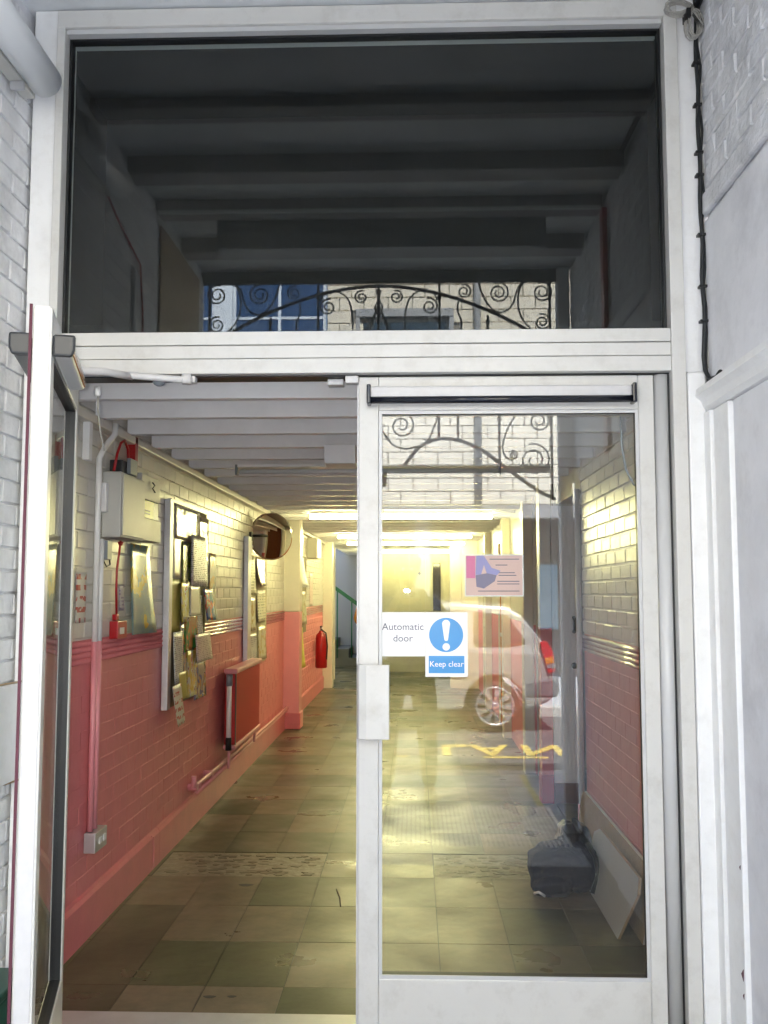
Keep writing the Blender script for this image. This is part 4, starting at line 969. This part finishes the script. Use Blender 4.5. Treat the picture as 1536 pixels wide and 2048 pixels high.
# notice board 1
nb = root('notice_board', (F, 2.5, 1.4), 'crowded notice board nearest the door, covered in leaflets', 'notice board')
M['felt'] = mat('notice_board_backing', (.22, .19, .12), .8)
B(F, F + .014, 2.06, 3.0, .80, 1.955).build('board_backing', 'felt', nb)
B(F, F + .035, 1.985, 2.055, .80, 1.965).build('frame_rail', 'steel', nb, bevel=.003)
B(F, F + .022, 2.056, 3.02, 1.956, 1.975).build('frame_rail', 'steel', nb)
X1 = F + .02
G1 = 'leaflets pinned to the nearest notice board'
for a in ((2.08, 2.74, 1.76, 1.95, 'silverpaper', 'crinkled shiny plastic sheet across the top of the first board', X1, dict(curl=.012)),
          (2.10, 2.35, 1.53, 1.80, 'n_white', 'cream leaflet under the shiny sheet, next to the metal rail', X1 + .002, dict(curl=.01)),
          (2.30, 2.50, 1.47, 1.74, 'n_green', 'dark green leaflet left of the tall white price list', X1 + .006, dict(curl=.012)),
          (2.74, 2.98, 1.62, 1.92, 'silverpaper', 'shiny plastic sleeve at the top right corner of the first board', X1 + .004, dict(curl=.014)),
          (2.48, 2.86, 1.49, 1.79, 'n_blk', 'tall white sheet of black print with a small picture at its top', X1 + .02, dict(curl=.012)),
          (2.07, 2.28, 1.23, 1.52, 'n_olive', 'plain olive sheet low beside the metal rail', X1 + .003, dict()),
          (2.24, 2.42, 1.28, 1.50, 'n_yel', 'yellow and cream folded leaflet in the middle of the board', X1 + .018, dict(curl=.014)),
          (2.44, 2.68, 1.31, 1.48, 'n_white', 'small curled cream card right of the yellow leaflet', X1 + .022, dict(curl=.014)),
          (2.78, 3.02, 1.27, 1.46, 'n_bluered', 'blue and red leaflet swinging off the board to the right', X1 + .03, dict(curl=.014, lean=.10)),
          (2.36, 2.66, 1.10, 1.31, 'n_orange', 'orange leaflet with a green stripe, centre of the board', X1 + .012, dict(curl=.012)),
          (2.68, 2.80, 1.15, 1.42, 'n_greybl', 'narrow grey strip of paper above the pale pink notice', X1 + .010, dict(curl=.01)),
          (2.08, 2.26, .94, 1.215, 'n_greybl', 'grey printed sheet low beside the metal rail', X1 + .02, dict(curl=.014)),
          (2.27, 2.42, .86, 1.27, 'n_mix', 'dark mottled flyer hanging left of the orange leaflet', X1 + .012, dict(curl=.014)),
          (2.58, 2.96, 1.02, 1.18, 'n_pinkw', 'pale pink notice near the right edge of the board', X1 + .03, dict(curl=.014, lean=.04)),
          (2.43, 2.62, .83, 1.09, 'n_yel', 'yellow and orange flyer on the lowest row of the board', X1 + .016, dict(curl=.012)),
          (2.64, 2.92, .79, 1.01, 'n_mix', 'mottled brown flyer at the bottom right of the board', X1 + .010, dict(curl=.012)),
          (2.20, 2.34, .84, .98, 'n_olive', 'small yellow green flyer at the bottom left of the board', X1 + .026, dict(curl=.012)),
          (2.04, 2.20, .70, .92, 'n_redtxt', 'white card with a yellow top slipping off the bottom left corner', X1 + .03, dict(curl=.014, lean=.10))):
    note('leaflet', a[5], 'leaflet', a[0] - .012, a[1] + .03, a[2] - .008, a[3] + .006, a[4], x=a[6], group=G1, seed=int(a[0] * 100), **a[7])
note('strip_poster', 'narrow beige strip poster right of the first notice board', 'poster', 3.14, 3.36, 1.31, 1.71, 'n_orstrip')
# notice board 2
nb = root('notice_board', (F, 5, 1.3), 'pale notice board behind the radiator with a metal rail on its left', 'notice board')
B(F, F + .012, 4.62, 5.60, .82, 1.76).build('board_backing', mat('pale_board', (.50, .46, .30), .6), nb)
B(F, F + .04, 4.46, 4.60, .86, 1.90).build('frame_rail', 'steel', nb, bevel=.003)
G2 = 'papers on the pale notice board'
M['pp1'] = printmat('paper_print_a', (.66, .63, .48), (.25, .24, .16), 40, .4, 16); M['pp2'] = printmat('paper_print_b', (.45, .46, .50), (.2, .2, .3), 60, .5, 12); M['pp3'] = blotmat('paper_blots', [(.62, .58, .42), (.64, .60, .45), (.45, .33, .12), (.5, .42, .36)], 8)
for i, (a, b, c, d_, mm, lab, curl) in enumerate(((4.64, 4.90, 1.42, 1.74, 'pp1', 'printed paper at the top left of the pale board', .02), (4.94, 5.50, 1.50, 1.75, 'silverpaper', 'crumpled glossy sheet at the top of the pale board', .05),
        (4.66, 4.95, 1.12, 1.40, 'pp3', 'cream flyer in the middle left of the pale board', .01), (5.0, 5.5, 1.18, 1.46, 'pp1', 'wide printed sheet in the middle of the pale board', .02),
        (4.66, 5.05, .86, 1.09, 'pp2', 'blue grey printed sheet low on the pale board', .01), (5.1, 5.55, .84, 1.14, 'pp3', 'cream blotchy sheet at the bottom right of the pale board', .015))):
    note('paper', lab, 'paper', a, b, c, d_, mm, x=F + .016, group=G2, curl=curl, seed=i)
# round mirror
mi = root('convex_mirror', (-1.27, 5.05, 1.93), 'round convex mirror on an arm high on the left wall', 'mirror')
nrm = Vector((.60, -.80, -.02)).normalized()
prof = [(max(.0001, .205 * a), .018 * (1 - a * a)) for a in (0, .15, .3, .45, .6, .75, .87, .95, 1.0)]
MB().lathe(prof[::-1], (-1.245, 5.0, 1.93), nrm, 40).build('mirror_face', 'mirror', mi)
MB().lathe([(.200, -.016), (.207, -.012), (.208, .003), (.2052, .004)], Vector((-1.245, 5.0, 1.93)) - nrm * .006, nrm, 40).build('mirror_rim', 'brown', mi)
MB().tube([(-1.26, 5.02, 1.93), (-1.30, 4.9, 1.93), (F + .01, 4.74, 1.92)], .010, 8).build('mirror_arm', 'black', mi)
B(F, F + .02, 4.70, 4.79, 1.88, 1.95).build('arm_bracket', 'black', mi)
# radiator
ra = root('radiator', (F + .08, 4.2, .6), 'red radiator with a pink top low on the left wall', 'radiator')
B(F + .03, F + .105, 3.60, 4.68, .36, .86).build('panel', 'redrad', ra, bevel=.008)
B(F + .025, F + .125, 3.58, 4.70, .862, .90).build('top_grille', 'pinklight', ra, bevel=.012)
B(F + .025, F + .115, 3.58, 4.70, .33, .358).build('bottom_rail', 'pinklight', ra, bevel=.008)
B(F + .106, F + .110, 3.60, 3.63, .36, .86).build('end_trim', 'grey_plastic', ra)
MB().tube([(F + .07, 3.56, .40), (F + .07, 3.56, .82)], .018, 10).build('riser_pipe', 'casing', ra)
MB().tube([(F + .07, 3.56, .78), (F + .07, 3.56, .86)], .024, 10).build('valve', 'grey', ra); MB().tube([(F + .07, 3.56, .33), (F + .07, 3.56, .42)], .022, 10).build('valve', 'black', ra)
MB().tube([(F + .07, 3.58, .34), (F + .07, 3.58, .20)], .011, 8).build('tail_pipe', 'pinklight', ra); MB().tube([(F + .07, 4.66, .33), (F + .07, 4.66, .22)], .011, 8).build('tail_pipe', 'pinklight', ra)
pi_ = root('heating_pipes', (F + .05, 3.5, .2), 'pair of pink painted heating pipes above the skirting', 'pipe')
MB().tube([(F + .045, 2.62, .26), (F + .045, 2.66, .262), (F + .045, 5.6, .235), (F + .045, 6.88, .235)], .013, 10).build('pipe', 'pinklight', pi_)
MB().tube([(F + .045, 2.70, .215), (F + .045, 6.88, .205)], .010, 10).build('pipe', 'pinklight', pi_)
for y_ in (2.66, 2.74, 3.1): MB().tube([(F + .0, y_, .255), (F + .06, y_, .255)], .022, 10).build('pipe_elbow', 'pinklight', pi_)
MB().tube([(F + .045, 2.62, .26), (F + .045, 2.62, .33)], .016, 8).build('pipe_elbow', 'pinklight', pi_)
# board 3, light boxes, extinguisher beyond the pillar
nb = root('notice_board', (F, 8.2, 1.3), 'narrow far notice board beyond the left pillar', 'notice board')
B(F, F + .03, 7.85, 8.7, .95, 1.88).build('board_backing', 'felt', nb)
note('paper', 'white sheet curling off the top of the far notice board', 'paper', 7.9, 8.35, 1.50, 1.86, 'n_blk', x=F + .034, curl=.07)
note('paper', 'cream sheet in the middle of the far notice board', 'paper', 7.95, 8.6, 1.05, 1.45, 'pp3', x=F + .034, curl=.02)
note('leaflet', 'long bright yellow leaflet hanging under the far notice board', 'leaflet', 7.88, 8.3, .55, 1.02, mat('yellow_leaflet', (.62, .58, .05), .5), x=F + .034, curl=.04)
note('poster', 'small pinkish poster beside the fire extinguisher', 'poster', 9.3, 9.7, 1.25, 1.7, 'n_pinkw')
M['boxlit'] = mat('white_light_box', (.80, .78, .66), .35)
for (y0, y1, z0, z1, lab) in ((7.18, 7.45, 1.86, 2.17, 'white wall box next to the left pillar, nearer of two'), (9.0, 9.5, 1.88, 2.14, 'white wall box above the fire extinguisher, farther of two')):
    b_ = root('wall_box', (F, y0, z0), lab, 'box')
    B(F, F + .13, y0, y1, z0, z1).build('box_body', 'boxlit', b_, bevel=.008); B(F + .1305, F + .136, y0 + .02, y1 - .02, z0 + .02, z1 - .02).build('box_cover', 'boxlit', b_)
ex = root('fire_extinguisher', (F + .1, 9.95, .4), 'red fire extinguisher hung low at the far end of the left wall', 'fire extinguisher')
MB().lathe([(.070, 0), (.082, .015), (.082, .40), (.070, .455), (.035, .49), (.03, .51)], (F + .10, 9.95, .40), (0, 0, 1), 24).build('cylinder', 'red', ex)
MB().tube([(F + .10, 9.95, .90), (F + .10, 9.95, .96)], .022, 10).build('valve', 'steel', ex)
B(F + .09, F + .11, 9.86, 10.0, .955, .975).build('lever', 'black', ex)
MB().tube([(F + .10, 9.93, .93), (F + .17, 9.90, .88), (F + .19, 9.88, .70), (F + .18, 9.87, .52)], .010, 8).build('hose', 'black', ex)
B(F + .04, F + .101, 9.92, 9.98, .60, .63).build('wall_hook', 'black', ex)
# end frame, partition, stair
for (a, b, lab) in ((-1.425, -1.25, 'tall cream pillar at the far left end of the corridor'), (.54, .71, 'tall cream pillar at the far right end, behind the door glass')):
    p_ = root('far_pillar', ((a + b) / 2, 11.3, 0), lab, 'pillar')
    B(a, b, 11.21, 11.45, .12, 2.199).build('shaft', 'pier', p_, bevel=.006); B(a - .004, b + .006, 11.205, 11.455, .0, .119).build('base', 'pier', p_, bevel=.006)
ew = root('far_right_wall', (1, 13, 0), 'cream wall continuing beyond the far right pillar', 'wall')
B(.711, 1.3, 11.215, YE, .0, 2.36).build('wall_face', 'pier', ew)
eb = root('stairwell_walls', (0, YE, 0), 'grey white walls of the stairwell at the far end', 'wall')
B(-3.4, 1.3, YE, YE + .1, .0, 4.6).build('end_wall', 'endwall', eb); B(-3.4, -3.3, 11.301, YE - .001, 0, 4.6).build('side_wall', 'endwall', eb); B(-3.4, -1.5, 11.2, 11.3, 0, 4.6).build('return_wall', 'endwall', eb)
B(-3.29, -1.51, 11.31, 13.9, 3.1, 3.2).build('stairwell_ceiling', 'endwall', eb)  # stops short: roof left open to let added sky light onto the stairs
B(-1.42, -1.33, 12.6, 12.75, 0, 2.199).build('door_post', 'pier', eb)
tag(B(-3.4, -1.6, 11.3, YE, -.02, -.003).build('stairwell_floor', 't_green'), kind='structure')
pt = root('partition', (-.1, 14.2, 0), 'olive cream partition with a door closing the end of the corridor', 'partition')
B(-.86, -.10, 14.17, 14.21, 0, 2.15).build('panel', 'partition', pt); B(-.097, .20, 14.165, 14.21, 0, 2.15).build('panel', 'partition', pt)
dl = B(.203, .71, 14.17, 14.205, 0, 2.15).build('door_leaf', 'partition', pt)
B(.335, .475, 14.150, 14.168, 1.10, 1.97).build('vision_panel', 'darkglass', dl)
MB().lathe([(.028, 0), (.028, .008)], (.09, 14.163, 1.78), (0, -1, 0), 16).build('round_sign', 'ink', pt)
st = root('staircase', (-1.6, 15.6, 0), 'short grey stair at the far end behind the fire extinguisher', 'stairs')
for i in range(6): B(-1.02 - i * .26 - .26, -1.02 - i * .26, 15.3, YE - .001, 0, .17 * (i + 1)).build('step', 'stepgrey', st, bevel=.006)
rl_ = root('stair_handrail', (-1.4, 15.2, 0), 'green metal stair handrail at the far end', 'handrail')
MB().prism([(-2.3, 2.03), (-2.3, 2.10), (-1.02, 1.19), (-1.02, 1.10)], 15.22, 15.29).build('rail', 'green', rl_)
for x_ in (-1.04, -1.22, -1.50, -1.85): MB().tube([(x_, 15.255, (0.0 if x_ > -1.1 else .17) ), (x_, 15.255, 1.13 + (-1.02 - x_) * .71)], .013, 8).build('baluster', 'green', rl_)
og = tag(MB().lathe([(.02, -.02), (.06, .02), (.10, .10), (.085, .22), (.06, .32), (.03, .36)], (-1.09, 15.15, .83), (.1, 0, 1), 12).build('orange_bag', 'orange', loc=(-1.09, 15.15, .83)), 'orange bag hanging from the green handrail', 'bag')
# boards and bag at lower right, behind the glass
b1 = root('leaning_board', (.93, 1.5, 0), 'long thin board leaning behind the white board, pale edge uppermost', 'board')
def lean(y0, y1, xb, xt, z1, th, cut, name, m, edge, parent, z0=.0):
    n = 6; pts = []
    prof = [(y0 + cut, z0), (y1, z0), (y1, z1 * .86), (y1 - cut * .8, z1), (y0 + cut * .35, z1), (y0, z1 * .80)]
    v = []
    for off in (0, th):
        for y, z in prof:
            t = z / z1; v.append((xb + (xt - xb) * t + off, y, z))
    mb = MB(); k_ = len(prof)
    mb.add(v, [tuple(range(k_))], 0); mb.add(v, [tuple(range(k_, 2 * k_))], 1)
    for i in range(k_):
        j = (i + 1) % k_; mb.add([v[i], v[j], v[k_ + j], v[k_ + i]], [(0, 1, 2, 3)], 1)
    return mb.build(name, [m, edge], parent)
lean(.78, 2.46, .935, .975, .30, .016, .06, 'board_sheet', 'tan', 'board', b1)
b2 = root('leaning_board', (.9, 1.3, 0), 'grey white laminate board with cut corners leaning on the right wall', 'board')
lean(.78, 1.74, .845, .920, .272, .012, .12, 'board_sheet', 'board', 'tan', b2)
bg_ = root('rucksack', (.73, 1.75, 0), 'navy and black rucksack slumped on the floor by the leaning boards', 'bag')
def blob(name, c, s_, m, seed, amp=.12, flat=.0, parent=None, nu=56, nv=34):
    rn = random.Random(seed); mb = MB(); ph = [rn.random() * 6 for _ in range(8)]; v = []
    for j in range(nv + 1):
        th = PI * j / nv
        for i in range(nu):
            a = 2 * PI * i / nu
            d_ = 1 + amp * (math.sin(2 * a + ph[0]) * .5 + math.sin(3 * a + ph[1] + 2 * th) * .4 + math.sin(5 * th + ph[2] + a) * .35 + math.sin(7 * a + ph[3]) * .15 + math.sin(11 * th + 4 * a + ph[4]) * .18 + math.sin(17 * a - 6 * th + ph[5]) * .12)
            ex_ = .78
            cx_, sx_ = math.cos(a), math.sin(a); st_ = math.sin(th)
            px = math.copysign(abs(cx_) ** ex_, cx_) * st_ ** ex_; py = math.copysign(abs(sx_) ** ex_, sx_) * st_ ** ex_; pz = math.copysign(abs(math.cos(th)) ** ex_, math.cos(th))
            v.append((c[0] + s_[0] * px * d_, c[1] + s_[1] * py * d_, max(c[2] + s_[2] * pz * d_, .001)))
    f = [(j * nu + i, j * nu + (i + 1) % nu, (j + 1) * nu + (i + 1) % nu, (j + 1) * nu + i) for j in range(nv) for i in range(nu)]
    mb.add(v, f, 0, True); return mb.build(name, m, parent)
blob('bag_body', (.72, 1.58, .10), (.165, .14, .115), 'bagblue', 1, .15, parent=bg_)
blob('bag_flap', (.79, 1.70, .145), (.085, .15, .14), 'bagblack', 4, .15, parent=bg_)
blob('front_pocket', (.655, 1.49, .045), (.10, .07, .055), 'bagblue', 6, .16, parent=bg_)
MB().tube([(.84, 1.56, .22), (.87, 1.50, .17), (.875, 1.46, .10), (.84, 1.44, .02)], .012, 6).build('strap', 'bagblack', bg_)
MB().tube([(.60, 1.46, .11), (.65, 1.46, .15), (.71, 1.47, .165), (.78, 1.48, .15), (.83, 1.50, .10)], .006, 6).build('zip', 'bagblack', bg_)
MB().tube([(.70, 1.60, .19), (.71, 1.60, .235), (.75, 1.62, .25), (.78, 1.65, .225)], .010, 8).build('carry_handle', 'bagblack', bg_)
MB().tube([(.56, 1.40, .03), (.58, 1.385, .04), (.61, 1.39, .02)], .006, 6).build('buckle_strap', 'steel', bg_)

# ================================================================== photographer (only mirrored in the glass)
def skinmesh(name, chains, m, parent, sub=2):
    """chains: list of lists of (x,y,z,r); a vertex with the same position is shared"""
    vs = []; rs = []; es = []; idx = {}
    for chn in chains:
        prev = None
        for (x, y, z, r) in chn:
            k_ = (round(x, 3), round(y, 3), round(z, 3))
            if k_ not in idx: idx[k_] = len(vs); vs.append((x, y, z)); rs.append(r)
            c_ = idx[k_]
            if prev is not None and prev != c_: es.append((prev, c_))
            prev = c_
    me = bpy.data.meshes.new(name); w = WL[parent]
    me.from_pydata([(a - w[0], b - w[1], c - w[2]) for a, b, c in vs], es, []); me.update(); me.materials.append(M[m])
    o = bpy.data.objects.new(name, me); C.objects.link(o); o.parent = parent
    md = o.modifiers.new('skin', 'SKIN'); md.use_smooth_shade = True
    for v_, r in zip(me.skin_vertices[0].data, rs): v_.radius = (r, r)
    me.skin_vertices[0].data[0].use_root = True
    sd_ = o.modifiers.new('sub', 'SUBSURF'); sd_.levels = sub; sd_.render_levels = sub
    WL[o] = w
    return o
PX, PY = -.05, -3.52
pe = root('person', (PX, PY, 0), 'photographer in dark trousers holding up a small camera, faintly mirrored in the door glass', 'person')
def P3(x, y, z, r): return (PX + x, PY + y, z, r)
arm_ = lambda s_: [P3(0, 0, 1.28, .13), P3(.10 * s_, 0, 1.36, .075), P3(.19 * s_, 0, 1.35, .062), P3(.25 * s_, .02, 1.20, .05), P3(.25 * s_, .08, 1.07, .043), P3(.18 * s_, .16, 1.22, .036), P3(.10 * s_ + .02, .19, 1.38, .026), P3(.085 * s_ + .03, .195, 1.42, .028)]
leg_ = lambda s_: [P3(0, 0, .93, .135), P3(.09 * s_, 0, .87, .095), P3(.12 * s_, .02, .68, .08), P3(.135 * s_, .03, .47, .058), P3(.145 * s_, .0, .28, .053), P3(.15 * s_, -.02, .09, .038), P3(.155 * s_, .06, .045, .042), P3(.16 * s_, .15, .03, .03)]
body = [P3(0, 0, .93, .135), P3(0, 0, 1.08, .12), P3(0, 0, 1.28, .13), P3(0, 0, 1.42, .075), P3(0, .01, 1.47, .052), P3(0, .02, 1.53, .065), P3(0, .03, 1.60, .088), P3(0, .02, 1.67, .078)]
fing = []
for s_ in (1, -1):
    hx, hy, hz = PX + .085 * s_ + .03, PY + .195, 1.42
    for i_, (dz, ln) in enumerate(((.030, .9), (.014, 1.0), (-.002, .93), (-.018, .75))):
        fing.append([(hx, hy, hz, .028), (hx - .005 * s_, hy + .022, hz + dz + .012, .0105), (hx - .018 * s_ * ln, hy + .048, hz + dz + .012, .0095), (hx - .034 * s_ * ln, hy + .052, hz + dz + .010, .008)])
    fing.append([(hx, hy, hz, .028), (hx - .02 * s_, hy - .004, hz + .02, .011), (hx - .040 * s_, hy + .012, hz + .028, .0095)])
skinmesh('body', [body, arm_(1), arm_(-1), leg_(1), leg_(-1)] + fing, 'skin', pe)
grow = lambda ch_, g_: [(x, y, z, r + g_) for x, y, z, r in ch_]
skinmesh('trousers', [grow(leg_(1)[:6], .016), grow(leg_(-1)[:6], .016)], 'trousers', pe)
skinmesh('shirt', [grow(body[1:4], .022), grow(arm_(1)[:6], .014), grow(arm_(-1)[:6], .014)], 'jacket', pe)
for s_ in (1, -1):
    MB().lathe([(.02, -.10), (.045, -.07), (.048, 0), (.044, .08), (.02, .12)], (PX + .157 * s_, PY + .055, .042), (0, 1, 0), 14).build('shoe', 'shoe', pe)
hd = (PX, PY + .03, 1.61)
def ball(name, c, r, m, par, n=12, sc=(1, 1, 1)):
    mb = MB(); v = []
    for j in range(n + 1):
        th = PI * j / n
        for i in range(n * 2): a = PI * i / n; v.append((c[0] + r * sc[0] * math.sin(th) * math.cos(a), c[1] + r * sc[1] * math.sin(th) * math.sin(a), c[2] + r * sc[2] * math.cos(th)))
    mb.add(v, [(j * 2 * n + i, j * 2 * n + (i + 1) % (2 * n), (j + 1) * 2 * n + (i + 1) % (2 * n), (j + 1) * 2 * n + i) for j in range(n) for i in range(2 * n)], 0, True)
    return mb.build(name, m, par)
ball('hair', (hd[0], hd[1] - .02, hd[2] + .045), .098, 'hair', pe, sc=(1, 1.02, .85))
for s_ in (1, -1):
    ball('eye', (hd[0] + .03 * s_, hd[1] + .078, hd[2] - .005), .012, 'sign_white', pe, 8)
    ball('ear', (hd[0] + .086 * s_, hd[1] - .005, hd[2] - .015), .022, 'skin', pe, 8, (.4, .8, 1.3))
MB().prism([(-.012 + hd[0], hd[2] - .045), (.012 + hd[0], hd[2] - .045), (hd[0], hd[2] + .0)], hd[1] + .075, hd[1] + .102).build('nose', 'skin', pe, bevel=.004)
B(hd[0] - .024, hd[0] + .024, hd[1] + .068, hd[1] + .082, hd[2] - .072, hd[2] - .064).build('mouth', 'p_pink', pe, bevel=.002)
hc = root('compact_camera', (-.02, -3.28, 1.43), 'small silver camera held up by the photographer, flash firing in the mirror image', 'camera')
B(-.072, .032, -3.305, -3.272, 1.405, 1.468).build('camera_body', 'camera', hc, bevel=.005)
MB().lathe([(.022, 0), (.022, .010), (.018, .013)], (-.018, -3.272, 1.432), (0, 1, 0), 20).build('lens_barrel', 'grey_plastic', hc)
M['flash'] = emat('flash_tube', (1, .98, .96), 1500)
B(-.066, -.038, -3.2715, -3.268, 1.449, 1.4635).build('flash', 'flash', hc)
